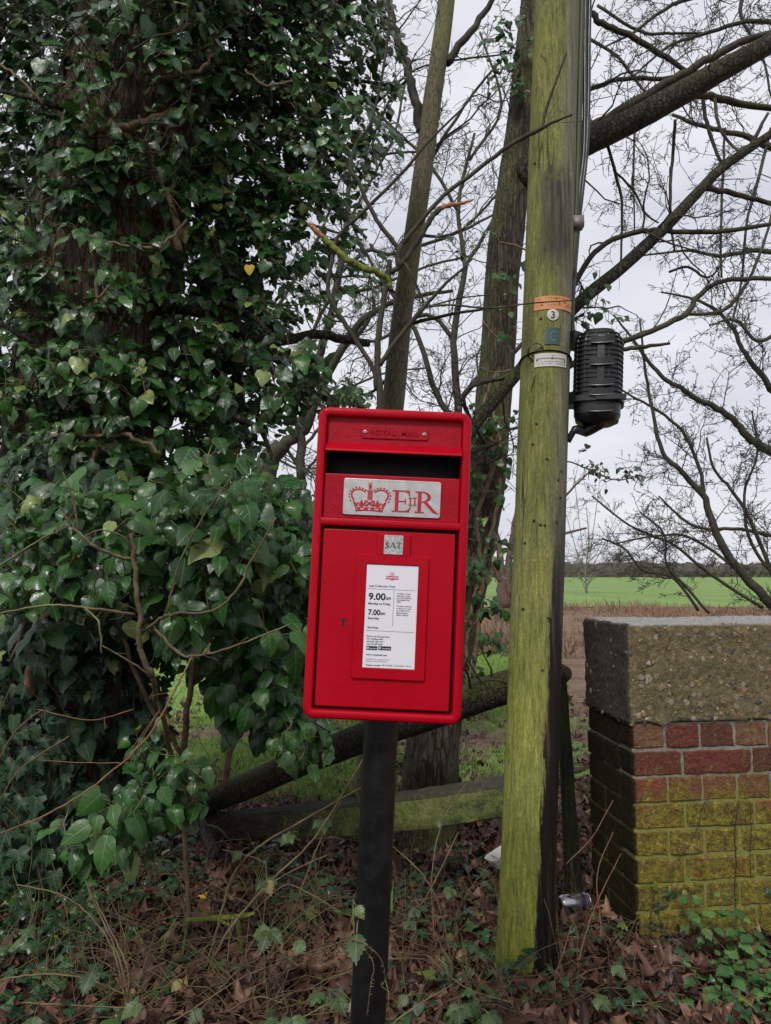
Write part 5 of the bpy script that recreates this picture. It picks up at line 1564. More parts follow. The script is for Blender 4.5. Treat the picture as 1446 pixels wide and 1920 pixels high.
# ================================================================ SLIM TREE behind the post box
def slim_tree():
    g = np.random.default_rng(201)
    Y = 4.3
    base = np.array([P(696, 1450, Y)[0], Y, 0])
    root = thing('slim_tree', base, "slim bare tree with smooth olive bark rising from behind the red post box", "tree")
    mb = MB()
    p, r = rough_limb(mb, [(690, 1530, Y, 62), (698, 1400, Y, 54), (712, 1100, Y, 48), (722, 900, Y, 45), (737, 760, Y, 42), (753, 600, Y, 38), (770, 480, Y, 36), (792, 330, Y, 35), (812, 180, Y, 34), (830, 60, Y, 32), (842, -60, Y, 30), (852, -260, Y, 24)], 20, 8, .05, 8)
    mb.build('trunk', M_SLIM, root)
    L = branches(root, ([(788, 250, Y, 20), (780, 190, Y, 18), (764, 130, Y, 17), (745, 70, Y, 15), (728, 10, Y, 14), (722, -70, Y, 12)], [(838, 118, Y, 16), (865, 80, Y, 14), (900, 35, Y, 12), (935, -20, Y, 9)],
                 [(795, 320, Y + .05, 8), (850, 230, Y + .1, 6), (900, 160, Y + .2, 5), (960, 90, Y + .3, 3)], [(752, 610, Y, 8), (800, 600, Y - .1, 7), (850, 588, Y - .15, 6), (905, 580, Y - .2, 5)],
                 [(757, 560, Y + .05, 7), (690, 520, Y + .2, 5), (620, 520, Y + .3, 4)], [(775, 440, Y + .05, 7), (845, 440, Y + .3, 5), (900, 400, Y + .5, 5), (960, 330, Y + .6, 3)], [(745, 690, Y, 7), (690, 740, Y + .1, 5), (640, 720, Y + .2, 3)],
                 [(765, 145, Y, 6), (730, 190, Y + .1, 5), (700, 260, Y + .15, 3.5)], [(732, 30, Y, 5), (690, 90, Y + .1, 4), (660, 170, Y + .2, 3)]), M_TWIG, 'branch', 7, 5, .25, g)
    mb = MB()
    for p, r in L: spawn(mb, p, r, 3, g, 5, .26, .01, .09, None, (30, 70), (.25, .6), .0016)
    mb.build('twigs', M_TWIG, root)['kind'] = 'stuff'
slim_tree()

# ================================================================ SAPLING just behind the post box
def sapling():
    g = np.random.default_rng(205)
    Y = 2.16
    base = np.array([P(692, 1880, Y)[0], Y, 0])
    root = thing('dark_sapling', base, "thin dark forked sapling standing right behind the red post box", "sapling")
    L = branches(root, ([(690, 1990, Y, 17), (700, 1600, Y, 16), (708, 1300, Y, 15), (712, 1000, Y, 14), (713, 760, Y, 13), (709, 690, Y, 13), (709, 630, Y, 12), (718, 570, Y, 11), (728, 520, Y, 11), (730, 488, Y, 10)],
                 [(712, 685, Y, 10), (735, 650, Y, 10), (768, 608, Y, 9), (798, 572, Y, 8), (838, 530, Y, 6), (878, 495, Y, 4)],
                 [(706, 730, Y, 10), (699, 689, Y, 9), (663, 633, Y, 9), (631, 581, Y, 9), (615, 542, Y, 8), (624, 484, Y, 8), (635, 442, Y, 7), (686, 393, Y, 7), (760, 318, Y, 6), (800, 270, Y, 5), (870, 200, Y + .04, 4)],
                 [(733, 512, Y, 10), (756, 492, Y, 11), (782, 455, Y, 11), (806, 412, Y, 11), (826, 390, Y, 10)],
                 [(748, 502, Y, 12), (748, 470, Y, 13), (772, 436, Y, 9), (830, 368, Y, 8), (880, 330, Y, 8), (953, 275, Y, 8), (1010, 243, Y - .02, 9), (1035, 230, Y - .02, 6), (1073, 215, Y - .03, 4)],
                 [(1016, 240, Y - .02, 6), (1024, 205, Y - .02, 6), (1040, 160, Y - .03, 5), (1063, 98, Y - .04, 3)],
                 [(748, 475, Y, 10), (742, 460, Y, 9), (715, 425, Y, 9), (692, 386, Y, 8), (672, 340, Y, 8), (658, 318, Y, 7), (668, 270, Y, 6), (695, 230, Y, 5), (715, 150, Y, 5), (728, 60, Y, 5), (730, -40, Y, 4)],
                 [(800, 575, Y, 4), (850, 572, Y - .02, 4), (920, 578, Y - .03, 3.5), (990, 569, Y - .04, 3), (1076, 563, Y - .05, 2)], [(755, 488, Y, 5), (775, 520, Y - .02, 4), (795, 568, Y, 4)], [(785, 580, Y, 4), (860, 560, Y, 3), (940, 550, Y, 2)]), M_TWIG, 'stem', 7, 6, .12, g)
    mb = MB()
    for i, (p, r) in enumerate(L):
        if i: spawn(mb, p, r, 1, g, 7, .3, 0, .03, None, (35, 75), (.1, .3), .0008)
    mb.build('twigs', M_TWIG, root)['kind'] = 'stuff'
    mb = MB(); limb(mb, [(732, 540, Y, 11), (724, 520, Y - .01, 12), (700, 508, Y - .02, 13), (672, 500, Y - .02, 13), (648, 484, Y - .02, 12), (625, 462, Y - .02, 11), (606, 446, Y - .02, 10)], 9, 6, .2, g)
    mb.build('mossy_branch', M_MOSS, root)
    mb = MB(); limb(mb, [(607, 447, Y - .02, 10), (592, 432, Y - .02, 9), (578, 419, Y - .02, 6)], 7, 5, .25, g); mb.build('torn_end', M_TORN, root)
    mb = MB(); limb(mb, [(826, 391, Y, 10), (848, 384, Y, 8), (870, 380, Y, 6), (888, 374, Y, 3)], 7, 5, .3, g)
    mb.build('torn_end', M_TORN, root)
sapling()

# ================================================================ LEANING TREE behind the pole, with its boughs
def leaning_tree():
    g = np.random.default_rng(301)
    b0 = G(803, 1590); Y = b0[1]
    base = np.array([b0[0], Y, 0])
    root = thing('leaning_tree', base, "rough barked tree leaning right, passing behind the post box and the utility pole", "tree")
    mb = MB()
    p, r = rough_limb(mb, [(790, 1650, Y, 150), (798, 1560, Y, 118), (806, 1450, Y, 104), (822, 1330, Y, 92), (850, 1200, Y, 80), (885, 1050, Y, 72), (908, 930, Y, 68), (922, 800, Y, 66), (935, 640, Y, 62), (942, 520, Y, 62), (955, 400, Y, 60), (972, 280, Y, 56), (986, 150, Y, 50), (998, 20, Y, 46), (1008, -140, Y, 42)], 40, 12, .09, 9)
    mb.build('trunk', M_BARK, root)
    # the dark bough sweeping up to the right
    mb = MB()
    big = rough_limb(mb, [(975, 335, Y - .02, 56), (1030, 300, Y - .08, 50), (1090, 272, Y - .12, 47), (1150, 243, Y - .16, 44), (1210, 213, Y - .2, 44), (1290, 168, Y - .24, 41), (1370, 122, Y - .28, 38), (1470, 68, Y - .3, 35), (1620, -20, Y - .3, 26)], 26, 9, .09, 12)
    mb.build('bough', M_BOUGH, root)
    mb = MB(); Y2 = Y - .42
    low = rough_limb(mb, [(842, 880, Y2, 26), (888, 800, Y2, 24), (935, 742, Y2, 23), (985, 682, Y2, 24), (1040, 618, Y2, 23), (1090, 564, Y2, 23), (1170, 498, Y2, 22), (1245, 428, Y2, 21), (1300, 370, Y2, 19), (1350, 318, Y2, 17), (1400, 282, Y2, 16), (1470, 235, Y2, 14)], 16, 8, .10, 16)
    mb.build('bough', M_BOUGH, root)
    Yb = Y + .05
    L = branches(root, ([(985, 335, Y, 26), (1060, 275, Y, 24), (1125, 232, Y, 22), (1215, 178, Y, 18), (1290, 133, Y, 15), (1370, 88, Y, 14), (1470, 52, Y, 11)],
                 [(995, 30, Y, 14), (1060, -20, Y, 14), (1105, 22, Y, 12), (1130, 46, Y, 11), (1180, 66, Y, 11), (1240, 102, Y, 10), (1288, 134, Y, 8)],
                 [(990, 190, Y, 10), (1050, 190, Y, 10), (1112, 165, Yb, 9), (1170, 148, Yb, 8), (1260, 146, Yb, 8), (1310, 136, Yb, 8), (1380, 104, Yb, 8), (1460, 84, Yb, 7)],
                 [(1010, 650, Y2 + .1, 12), (1095, 500, Y2, 11), (1140, 455, Y2, 10), (1195, 434, Y2, 10), (1250, 432, Y2, 9), (1330, 436, Y2, 9), (1400, 428, Y2, 8), (1470, 415, Y2, 7)],
                 [(1318, 355, Y2, 10), (1370, 362, Y2 + .05, 10), (1420, 376, Y2 + .1, 9), (1470, 384, Y2 + .1, 8)],
                 [(1226, 178, Y + .1, 14), (1300, 178, Y + .2, 13), (1340, 182, Y + .25, 14), (1400, 196, Y + .3, 12), (1470, 205, Y + .3, 11)],
                 [(1266, 225, Y - .1, 6), (1262, 290, Y - .1, 6), (1257, 360, Y - .1, 6), (1258, 420, Y - .1, 5), (1265, 470, Y - .1, 4)],
                 [(1318, 188, Y + .1, 7), (1328, 240, Y + .1, 7), (1345, 290, Y + .05, 6), (1358, 312, Y, 5)], [(1340, 185, Y + .1, 6), (1348, 235, Y, 6), (1370, 270, Y - .1, 5), (1395, 290, Y - .2, 5)],
                 [(1408, 275, Y2, 9), (1425, 240, Y2, 7), (1440, 212, Y2, 5)],
                 [(1000, 720, Y2 - .1, 14), (1060, 690, Y2 - .1, 13), (1165, 642, Y2 - .1, 11), (1222, 620, Y2 - .1, 11), (1286, 588, Y2 - .05, 11), (1310, 555, Y2, 10), (1345, 530, Y2, 9), (1400, 523, Y2, 9), (1470, 522, Y2, 8)],
                 [(1284, 589, Y2 - .05, 7), (1350, 585, Y2, 7), (1390, 547, Y2, 7), (1416, 500, Y2, 6), (1440, 430, Y2, 5), (1455, 360, Y2, 4)], [(1165, 655, Y2 - .1, 9), (1210, 650, Y2 - .1, 8), (1256, 644, Y2 - .1, 5)],
                 [(1140, 275, Y - .1, 6), (1155, 330, Y - .05, 6), (1166, 380, Y, 5), (1165, 470, Y, 4), (1160, 520, Y, 3)], [(1150, 318, Y, 4), (1190, 360, Y, 4), (1210, 400, Y, 3.5), (1235, 418, Y, 3)],
                 [(1255, 510, Y2, 5), (1290, 500, Y2, 5), (1330, 520, Y2, 4), (1370, 470, Y2, 3)], [(930, 830, Y - .3, 9), (890, 850, Y - .35, 7), (860, 905, Y - .4, 5)], [(925, 860, Y - .2, 7), (870, 742, Y - .5, 7), (965, 702, Y - .4, 9)]), M_TWIG, 'branch', 8, 5, .18, g)
    mb = MB()
    for i, (p, r) in enumerate(L + [big, low]):
        spawn(mb, p, r, 3, g, 6.5, .27, -.01, .08, None, (28, 75), (.16, .45), .0013, fac=.5, Lmax=1.5 if i >= len(L) else None)
    mb.build('twigs', M_TWIG, root)['kind'] = 'stuff'
    # ivy clinging to the trunk and hanging on a thin branch
    bag = Bag('adult', 303); st = MB()
    pb, rb = p, r
    def sp(poly, n, Y0, Y1, size, nl=(4, 8)):
        for _ in range(n):
            x, y = pick(poly, g); q = P(x, y, g.uniform(Y0, Y1)); l = g.uniform(.08, .2)
            ivy_spray(bag, st, q, nz(g.normal(0, .6, 3) + np.array([0, -.3, 0])), l, int(g.integers(*nl)), g.uniform(*size), g, np.array([0, -.95, .2]), True, 1.0)
    Yf = Y - .18
    sp([(880, 770), (960, 770), (950, 900), (930, 1000), (915, 1150), (900, 1290), (870, 1300), (875, 1000)], 40, Yf - .06, Yf + .05, (.04, .062))
    sp([(930, 60), (985, 20), (985, 230), (950, 250)], 16, Yf - .05, Yf + .15, (.042, .062))
    sp([(915, 460), (985, 455), (985, 545), (925, 540)], 6, Yf - .04, Yf, (.04, .058), (3, 6))
    sp([(850, 440), (925, 430), (925, 520), (850, 500)], 5, Yf - .1, Yf + .1, (.036, .05), (3, 5))
    sp([(905, 1000), (965, 1010), (955, 1240), (900, 1250)], 10, Yf - .1, Yf + .1, (.045, .06), (3, 6))
    sp([(1085, 545), (1145, 560), (1140, 615), (1090, 600)], 5, Y2 - .05, Y2, (.045, .065), (4, 6))
    tw, _ = limb(st, [(1040, 860, Y2 + .1, 3), (1085, 872, Y2, 3), (1120, 888, Y2, 3), (1160, 900, Y2, 2.6), (1200, 890, Y2, 2)], 5, 6, .3, g)
    for q in tw[8:]: ivy_spray(bag, st, q, g.normal(0, 1, 3), .05, 2, .036, g, np.array([0, -1, .1]), True, .6)
    for x, y in ((1185, 875), (1175, 900), (1195, 900), (1085, 850), (1105, 862)): ivy_spray(bag, st, P(x, y, Y2), g.normal(0, 1, 3), .06, 3, .042, g, np.array([0, -1, .1]), True, .5)
    for x, y in ((690, 520), (700, 530), (620, 420), (648, 410), (965, 620), (870, 760), (880, 790)): ivy_spray(bag, st, P(x, y, Y - .4), g.normal(0, 1, 3), .08, 4, .045, g, np.array([0, -1, .1]), True, .9)
    for rows in ([(885, 1290, Yf, 9), (905, 1100, Yf, 9), (895, 980, Yf, 9), (925, 860, Yf, 8), (905, 770, Yf, 7), (930, 700, Yf, 4)], [(870, 1250, Yf, 7), (890, 1120, Yf, 7), (930, 960, Yf, 7), (940, 850, Yf, 6), (925, 770, Yf, 5)], [(905, 600, Yf, 3.5), (930, 630, Yf, 3.5), (962, 634, Yf, 3)],
                 [(900, 690, Yf, 3), (930, 698, Yf, 3), (965, 692, Yf, 3)], [(938, 456, Yf, 4), (960, 458, Yf, 4), (990, 470, Yf, 3)], [(890, 930, Yf, 5), (915, 890, Yf, 5), (945, 880, Yf, 4)], [(880, 1180, Yf, 4), (915, 1140, Yf, 4), (930, 1150, Yf, 3)]):
        q_, r_ = limb(st, rows, 6, 6, .5, g); spawn(st, q_, r_, 1, g, 7, .4, 0, .03, None, (40, 80), (.1, .3), .0012)
    mb = MB(); bag.emit(mb); mb.build('ivy_leaves', M_IVY, root)
    st.build('ivy_stems', M_IVYSTEM, root)['kind'] = 'stuff'
leaning_tree()

# ================================================================ BARE TREES behind
def bare_tree(name, label, base, limbs, seed, dens, lev, mat, wig=.25, seg=.14, shrink=(.2, .55), rmin=.002, cat="tree", group=None, trunk=None, Lmax=None, ang=(28, 68), grav=0.0):
    g = np.random.default_rng(seed)
    root = thing(name, base, label, cat, group)
    mb = MB()
    tr = trunk if trunk else [limbs[0]]
    for rows in tr: rough_limb(mb, rows, 12, 6, .06, 6, seed)
    mb.build('trunk', mat, root)
    mb = MB(); L = []
    for rows in limbs: L.append(limb(mb, rows, 6, 5, .2, g))
    for p, r in L: spawn(mb, p, r, lev, g, dens, wig, grav, seg, None, ang, shrink, rmin, fac=.55, Lmax=Lmax)
    mb.build('twigs', mat, root)['kind'] = 'stuff'
    return root

Yr = 7.2
bare_tree('bare_tree', "bare multi-stemmed tree arching left from beyond the brick wall", np.array([P(1475, 1200, Yr)[0], Yr, 0]), [
    [(1475, 1160, Yr, 22), (1446, 1132, Yr, 18), (1381, 1063, Yr, 16), (1344, 1001, Yr, 14), (1322, 936, Yr, 12), (1286, 892, Yr, 10), (1242, 845, Yr, 8), (1224, 772, Yr, 6), (1209, 684, Yr, 5), (1200, 600, Yr, 3)],
    [(1500, 880, Yr, 22), (1446, 845, Yr, 18), (1410, 826, Yr, 15), (1373, 786, Yr, 12), (1344, 764, Yr, 11), (1315, 753, Yr, 10), (1279, 728, Yr, 9), (1250, 713, Yr, 8), (1220, 682, Yr, 7), (1190, 640, Yr, 5), (1150, 590, Yr, 3)],
    [(1480, 770, Yr, 13), (1446, 728, Yr, 12), (1421, 695, Yr, 11), (1392, 655, Yr, 9), (1377, 622, Yr, 8), (1352, 589, Yr, 7), (1300, 560, Yr, 5), (1240, 548, Yr, 3)],
    [(1322, 936, Yr, 8), (1312, 880, Yr, 7), (1279, 808, Yr, 6), (1224, 764, Yr, 5), (1180, 740, Yr, 4), (1120, 700, Yr, 3)],
    [(1465, 1120, Yr, 9), (1446, 1070, Yr, 8), (1403, 968, Yr, 7), (1370, 917, Yr, 6), (1337, 874, Yr, 5), (1325, 820, Yr, 4)],
    [(1470, 1008, Yr, 9), (1446, 1004, Yr, 8), (1388, 992, Yr, 7), (1315, 990, Yr, 6), (1279, 972, Yr, 5), (1235, 930, Yr, 3)],
    [(1310, 1145, Yr, 6), (1264, 1085, Yr, 5), (1206, 1068, Yr, 5), (1170, 1028, Yr, 4), (1130, 1010, Yr, 3)],
    [(1330, 1150, Yr, 5), (1285, 1100, Yr, 5), (1250, 1060, Yr, 4), (1245, 1000, Yr, 4), (1200, 960, Yr, 3)],
    [(1430, 1140, Yr, 6), (1330, 1075, Yr, 6), (1260, 1020, Yr, 5), (1180, 985, Yr, 4), (1110, 930, Yr, 3)],
    [(1460, 1090, Yr, 7), (1410, 1020, Yr, 6), (1395, 930, Yr, 5), (1420, 850, Yr, 4), (1410, 770, Yr, 3)],
    [(1395, 1078, Yr, 6), (1300, 1010, Yr, 5), (1230, 1005, Yr, 4), (1150, 1020, Yr, 3)]],
    401, 9, 3, M_TWIGFAR, .27, .12, (.18, .5), .0024, trunk=[[(1490, 1230, Yr, 40), (1475, 1160, Yr, 34), (1470, 1000, Yr, 30), (1500, 880, Yr, 26)]], Lmax=1.5)
Yt = 6.2
bare_tree('bare_tree', "bare tree of hanging dark twigs high up right of the utility pole", np.array([P(1560, 1200, Yt)[0], Yt, 0]), [
    [(1540, 300, Yt, 20), (1446, 275, Yt, 14), (1380, 250, Yt, 10), (1310, 235, Yt, 8), (1260, 215, Yt, 6)], [(1540, 20, Yt, 16), (1446, -10, Yt, 12), (1360, -20, Yt, 9), (1260, 10, Yt, 7), (1190, 60, Yt, 5), (1130, 90, Yt, 3)],
    [(1540, 60, Yt, 13), (1420, 40, Yt, 9), (1330, 60, Yt, 7), (1250, 90, Yt, 5), (1180, 150, Yt, 3)], [(1500, 480, Yt, 12), (1420, 470, Yt, 9), (1350, 480, Yt, 7), (1290, 470, Yt, 5), (1200, 480, Yt, 3)],
    [(1400, -30, Yt, 8), (1390, 30, Yt, 7), (1430, 110, Yt, 5), (1446, 180, Yt, 4)], [(1446, 240, Yt, 6), (1424, 330, Yt, 6), (1400, 420, Yt, 5), (1392, 520, Yt, 4), (1370, 620, Yt, 3)],
    [(1360, 240, Yt, 5), (1355, 330, Yt, 5), (1352, 430, Yt, 5), (1353, 520, Yt, 4)], [(1190, 250, Yt, 5), (1188, 330, Yt, 4), (1190, 430, Yt, 3)], [(1120, 10, Yt, 6), (1200, 60, Yt, 6), (1260, 62, Yt, 5), (1330, 62, Yt, 4)],
    [(1080, 60, Yt, 7), (1150, 100, Yt, 6), (1200, 160, Yt, 5), (1215, 175, Yt, 4)], [(1470, 620, Yt, 8), (1420, 640, Yt, 7), (1380, 600, Yt, 5), (1330, 610, Yt, 3)]],
    402, 9.5, 3, M_TWIGFAR, .28, .11, (.18, .5), .0022, trunk=[[(1560, 1220, Yt, 60), (1555, 800, Yt, 52), (1545, 400, Yt, 44), (1540, 20, Yt, 34)]], Lmax=1.3)
Ym = 8.0
bare_tree('bare_tree', "pale grey bare tree seen through the gap left of the post box top", np.array([P(520, 1330, Ym)[0], Ym, 0]), [
    [(497, 890, Ym, 34), (529, 833, Ym, 26), (575, 795, Ym, 20), (620, 690, Ym, 18), (680, 600, Ym, 13), (760, 560, Ym, 9), (850, 545, Ym, 6)], [(565, 900, Ym, 18), (566, 800, Ym, 17), (590, 700, Ym, 16), (618, 600, Ym, 15), (640, 500, Ym, 14), (648, 430, Ym, 11), (655, 330, Ym, 8)],
    [(592, 690, Ym, 9), (660, 640, Ym, 8), (700, 580, Ym, 7), (690, 500, Ym, 5)], [(640, 510, Ym, 9), (690, 470, Ym, 8), (740, 475, Ym, 7), (850, 440, Ym, 6), (930, 400, Ym, 4)], [(575, 650, Ym, 8), (620, 560, Ym, 7), (700, 540, Ym, 6), (800, 500, Ym, 5), (880, 480, Ym, 4)],
    [(560, 850, Ym, 7), (600, 800, Ym, 6), (640, 740, Ym, 5), (720, 700, Ym, 4), (800, 690, Ym, 3)], [(530, 830, Ym, 7), (570, 880, Ym, 6), (600, 850, Ym, 4)], [(650, 420, Ym, 6), (700, 330, Ym, 6), (740, 250, Ym, 5), (760, 150, Ym, 4)], [(655, 330, Ym, 6), (720, 290, Ym, 5), (800, 280, Ym, 4), (880, 230, Ym, 3)]],
    403, 7, 3, M_TWIGFAR, .25, .14, (.2, .55), .0027, trunk=[[(505, 1340, Ym, 64), (497, 1100, Ym, 54), (497, 890, Ym, 42), (529, 833, Ym, 30)], [(560, 1340, Ym, 30), (562, 1050, Ym, 24), (565, 900, Ym, 19)]], Lmax=1.7)
Yn = 6.6
bare_tree('bare_tree', "bare tree with fine crossing twigs between the slim tree and the utility pole", np.array([P(845, 1380, Yn)[0], Yn, 0]), [
    [(850, 900, Yn, 20), (860, 780, Yn, 17), (850, 640, Yn, 14), (870, 500, Yn, 11), (860, 380, Yn, 8), (890, 250, Yn, 5)], [(855, 800, Yn, 12), (810, 720, Yn, 11), (780, 620, Yn, 9), (700, 500, Yn, 6), (650, 400, Yn, 4)],
    [(856, 760, Yn, 12), (905, 700, Yn, 11), (965, 660, Yn, 9), (1010, 600, Yn, 6)], [(852, 640, Yn, 9), (800, 590, Yn, 8), (700, 640, Yn, 6), (600, 620, Yn, 4)], [(868, 510, Yn, 8), (930, 400, Yn, 7), (960, 300, Yn, 5), (1000, 180, Yn, 3)],
    [(862, 400, Yn, 7), (800, 300, Yn, 6), (700, 200, Yn, 5), (640, 60, Yn, 3)], [(880, 300, Yn, 6), (940, 200, Yn, 5), (900, 60, Yn, 4)], [(850, 870, Yn, 8), (900, 820, Yn, 7), (980, 800, Yn, 5)], [(700, 200, Yn, 5), (780, 130, Yn, 4), (880, 110, Yn, 4), (960, 100, Yn, 3)], [(760, 600, Yn, 6), (750, 760, Yn, 5), (690, 790, Yn, 3)]],
    404, 6.5, 3, M_TWIGFAR, .27, .13, (.2, .55), .0024, trunk=[[(845, 1400, Yn, 40), (848, 1100, Yn, 30), (850, 900, Yn, 21)]], Lmax=1.5)
Yq = 11.0
bare_tree('bare_tree', "slender bare tree far back on the left, behind the ivy", np.array([P(430, 1260, Yq)[0], Yq, 0]), [
    [(420, 1000, Yq, 22), (440, 700, Yq, 17), (430, 400, Yq, 12), (460, 150, Yq, 8)], [(440, 720, Yq, 10), (530, 560, Yq, 8), (600, 440, Yq, 6), (640, 330, Yq, 4)], [(435, 600, Yq, 9), (340, 450, Yq, 7), (260, 300, Yq, 5)], [(430, 800, Yq, 9), (520, 740, Yq, 7), (600, 760, Yq, 4)],
    [(432, 450, Yq, 8), (560, 420, Yq, 6), (680, 450, Yq, 4)], [(425, 900, Yq, 8), (500, 860, Yq, 6), (560, 880, Yq, 4)], [(440, 300, Yq, 6), (340, 150, Yq, 5), (100, 60, Yq, 4)]],
    405, 2.6, 3, M_TWIGFAR, .25, .2, (.2, .5), .0035, trunk=[[(425, 1270, Yq, 30), (420, 1000, Yq, 24)]], Lmax=2.4)
Yk = 16.0
bare_tree('bare_tree', "brown clump-stemmed tree across the grass, seen between post box and utility pole", np.array([P(945, 1160, Yk)[0], Yk, 0]), [
    [(945, 1140, Yk, 26), (938, 1060, Yk, 14), (930, 980, Yk, 9), (920, 880, Yk, 5)], [(950, 1120, Yk, 20), (958, 1030, Yk, 13), (970, 950, Yk, 8), (985, 860, Yk, 4)], [(945, 1100, Yk, 14), (905, 1020, Yk, 9), (870, 940, Yk, 5)], [(955, 1090, Yk, 10), (1000, 1000, Yk, 7), (1060, 930, Yk, 5), (1110, 880, Yk, 3)],
    [(960, 1060, Yk, 8), (1030, 1010, Yk, 6), (1100, 990, Yk, 4)]],
    406, 2.2, 3, twig_mat("ruddy_far_bark", (.085, .055, .042), (.15, .105, .08)), .22, .3, (.2, .5), .005, trunk=[[(945, 1185, Yk, 40), (945, 1140, Yk, 30)]], Lmax=2.6)
Yh = 45.0
M_HAZE = twig_mat("hazed_bare_wood", (.12, .11, .10), (.20, .185, .16))  # pale tones paint the haze of distance into the wood
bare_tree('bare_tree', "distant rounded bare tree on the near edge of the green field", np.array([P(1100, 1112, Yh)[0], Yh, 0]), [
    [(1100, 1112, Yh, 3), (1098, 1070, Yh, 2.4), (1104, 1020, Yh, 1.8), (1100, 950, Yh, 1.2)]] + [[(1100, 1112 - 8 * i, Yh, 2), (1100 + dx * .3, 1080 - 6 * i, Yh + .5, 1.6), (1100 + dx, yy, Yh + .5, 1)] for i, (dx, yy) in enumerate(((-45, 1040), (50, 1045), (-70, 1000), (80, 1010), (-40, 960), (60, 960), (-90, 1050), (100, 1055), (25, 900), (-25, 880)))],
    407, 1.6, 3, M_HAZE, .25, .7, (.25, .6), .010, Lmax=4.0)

# ================================================================ HEDGE and trees on the skyline
def skyline():
    g = np.random.default_rng(501)
    m, nt, b = new_mat("far_hedge_foliage"); k = NT(nt)
    v = k.coord('Object', (.6, .6, 1.2))
    c = k.ramp(k.noise(.55, 6, .75, v), [(.3, (.060, .062, .050)), (.5, (.12, .115, .092)), (.72, (.19, .17, .14))])
    k.l(c, b.inputs['Base Color']); b.inputs['Roughness'].default_value = 1.0; b.inputs['Specular IOR Level'].default_value = 0
    k.l(k.bump(k.noise(1.6, 5, .8, k.coord('Object')), 1, .8), b.inputs['Normal'])
    root = thing('hedgerow', (60, 238, 0), "long grey brown hedgerow along the far side of the green field", "hedge")
    mb = MB()
    xs = np.arange(-180, 330, 1.2); L = []
    for x in xs:
        h = 4.6 + 1.5 * noise.noise(Vector((x * .03, 1, 0))) + 1.4 * noise.noise(Vector((x * .16, 5, 0))) + .9 * noise.noise(Vector((x * .7, 9, 0)))
        L.append([(x, 238 - 2.4 + g.normal(0, .25), 0), (x, 238 - 2.7 + g.normal(0, .3), h * .4), (x + g.normal(0, .3), 238 - 2 + g.normal(0, .3), h * .8), (x + g.normal(0, .3), 238 + g.normal(0, .3), h), (x, 240, h * .8), (x, 241, 0)])
    loft(mb, L, False, False, closed=False)
    for _ in range(2600):                                    # twiggy tufts that break up its outline
        x = g.uniform(-180, 330); h = 4.2 + 1.5 * noise.noise(Vector((x * .03, 1, 0))) + 1.4 * noise.noise(Vector((x * .16, 5, 0)))
        p = np.array([x, 238 + g.uniform(-2.4, 1), h * g.uniform(.35, 1.0)]); s = g.uniform(.35, .8)
        d = nz(g.normal(0, 1, 3) + UP * .8); e = nz(np.cross(d, g.normal(0, 1, 3)))
        mb.add([p - e * s * .5, p + e * s * .5, p + d * s * 1.6, p + d * s * .7 + e * s * .7], [(0, 1, 3, 2)])
    mb.build('foliage', m, root, smooth=False)
    for px, h, w, d, lab in ((1162, 13, 5.2, 250, "tallest grey bare tree on the skyline hedge, right of the utility pole"), (1088, 8, 4.6, 246, "low rounded tree on the skyline hedge, just right of the utility pole"),
                             (1216, 9, 4.0, 252, "small bare tree on the skyline hedge above the left end of the wall"), (1335, 8, 5.5, 255, "broad low tree on the skyline hedge above the wall"), (560, 10, 5, 252, "faint skyline tree showing through the ivy left of the post box")):
        x = P(px, 1085, d)[0]
        root = thing('skyline_tree', (x, d, 0), lab, "tree", "trees along the far hedge")
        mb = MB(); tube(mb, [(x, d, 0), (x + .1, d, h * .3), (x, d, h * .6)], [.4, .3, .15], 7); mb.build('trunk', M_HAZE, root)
        mb = MB()
        for i in range(70):
            a = g.uniform(0, 6.28); el = g.uniform(.15, 1.4); L_ = g.uniform(.5, 1)
            d0 = np.array([math.cos(a) * math.cos(el), math.sin(a) * math.cos(el), math.sin(el)])
            grow(mb, np.array([x, d, h * g.uniform(.22, .45)]), d0, L_ * (h * .55 if d0[2] > .6 else w * .9), .07, 1, g, .22, .02, .9, .8, None, (25, 60), (.3, .6), .035)
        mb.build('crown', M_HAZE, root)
skyline()

# ================================================================ GROUND COVER
def leaf_litter():
    g = np.random.default_rng(601)
    bag = Bag('dead', 61)
    def put(x, y, lift=0.0, s=None):
        h = H(x, y)
        n = nz(g.normal(0, .45, 3) + UP); d = nz(np.append(g.normal(0, 1, 2), g.normal(0, .25)))
        bag.add(np.array([x, y, h + abs(g.normal(0, .012)) + lift]), d, n, s or g.uniform(.045, .10), None)
    for _ in range(5200):
        p = G(g.uniform(-80, 1520), g.uniform(1500, 2000)); put(p[0], p[1], .004)
    for _ in range(3400):
        y = g.uniform(2.0, 5.0); put(g.uniform(-.62, .62) * y, y, .004)
    for _ in range(2600):
        y = g.uniform(1.2, 4.6); put(g.uniform(-3.2, 3.2), y, .004)
    for _ in range(900):
        y = g.uniform(5.0, 7.5); put(g.uniform(-.5, .5) * y, y, .003)
    for px, py, n, r in ((700, 1900, 90, .16), (420, 1650, 130, .20), (870, 1610, 90, .22), (500, 1860, 90, .2), (1190, 1830, 80, .15), (800, 1880, 60, .12)):    # heaped
        c = G(px, py)
        for _ in range(n):
            a, q = g.uniform(0, 6.28), r * math.sqrt(g.random()); put(c[0] + q * math.cos(a), c[1] + q * math.sin(a), .03 * (1 - q / r) * g.uniform(0, 2))
    mb = MB(); bag.emit(mb)
    tag(mb.build('leaf_litter', M_DEAD), "brown dead leaves lying thick all over the verge", None, None, 'stuff')
leaf_litter()

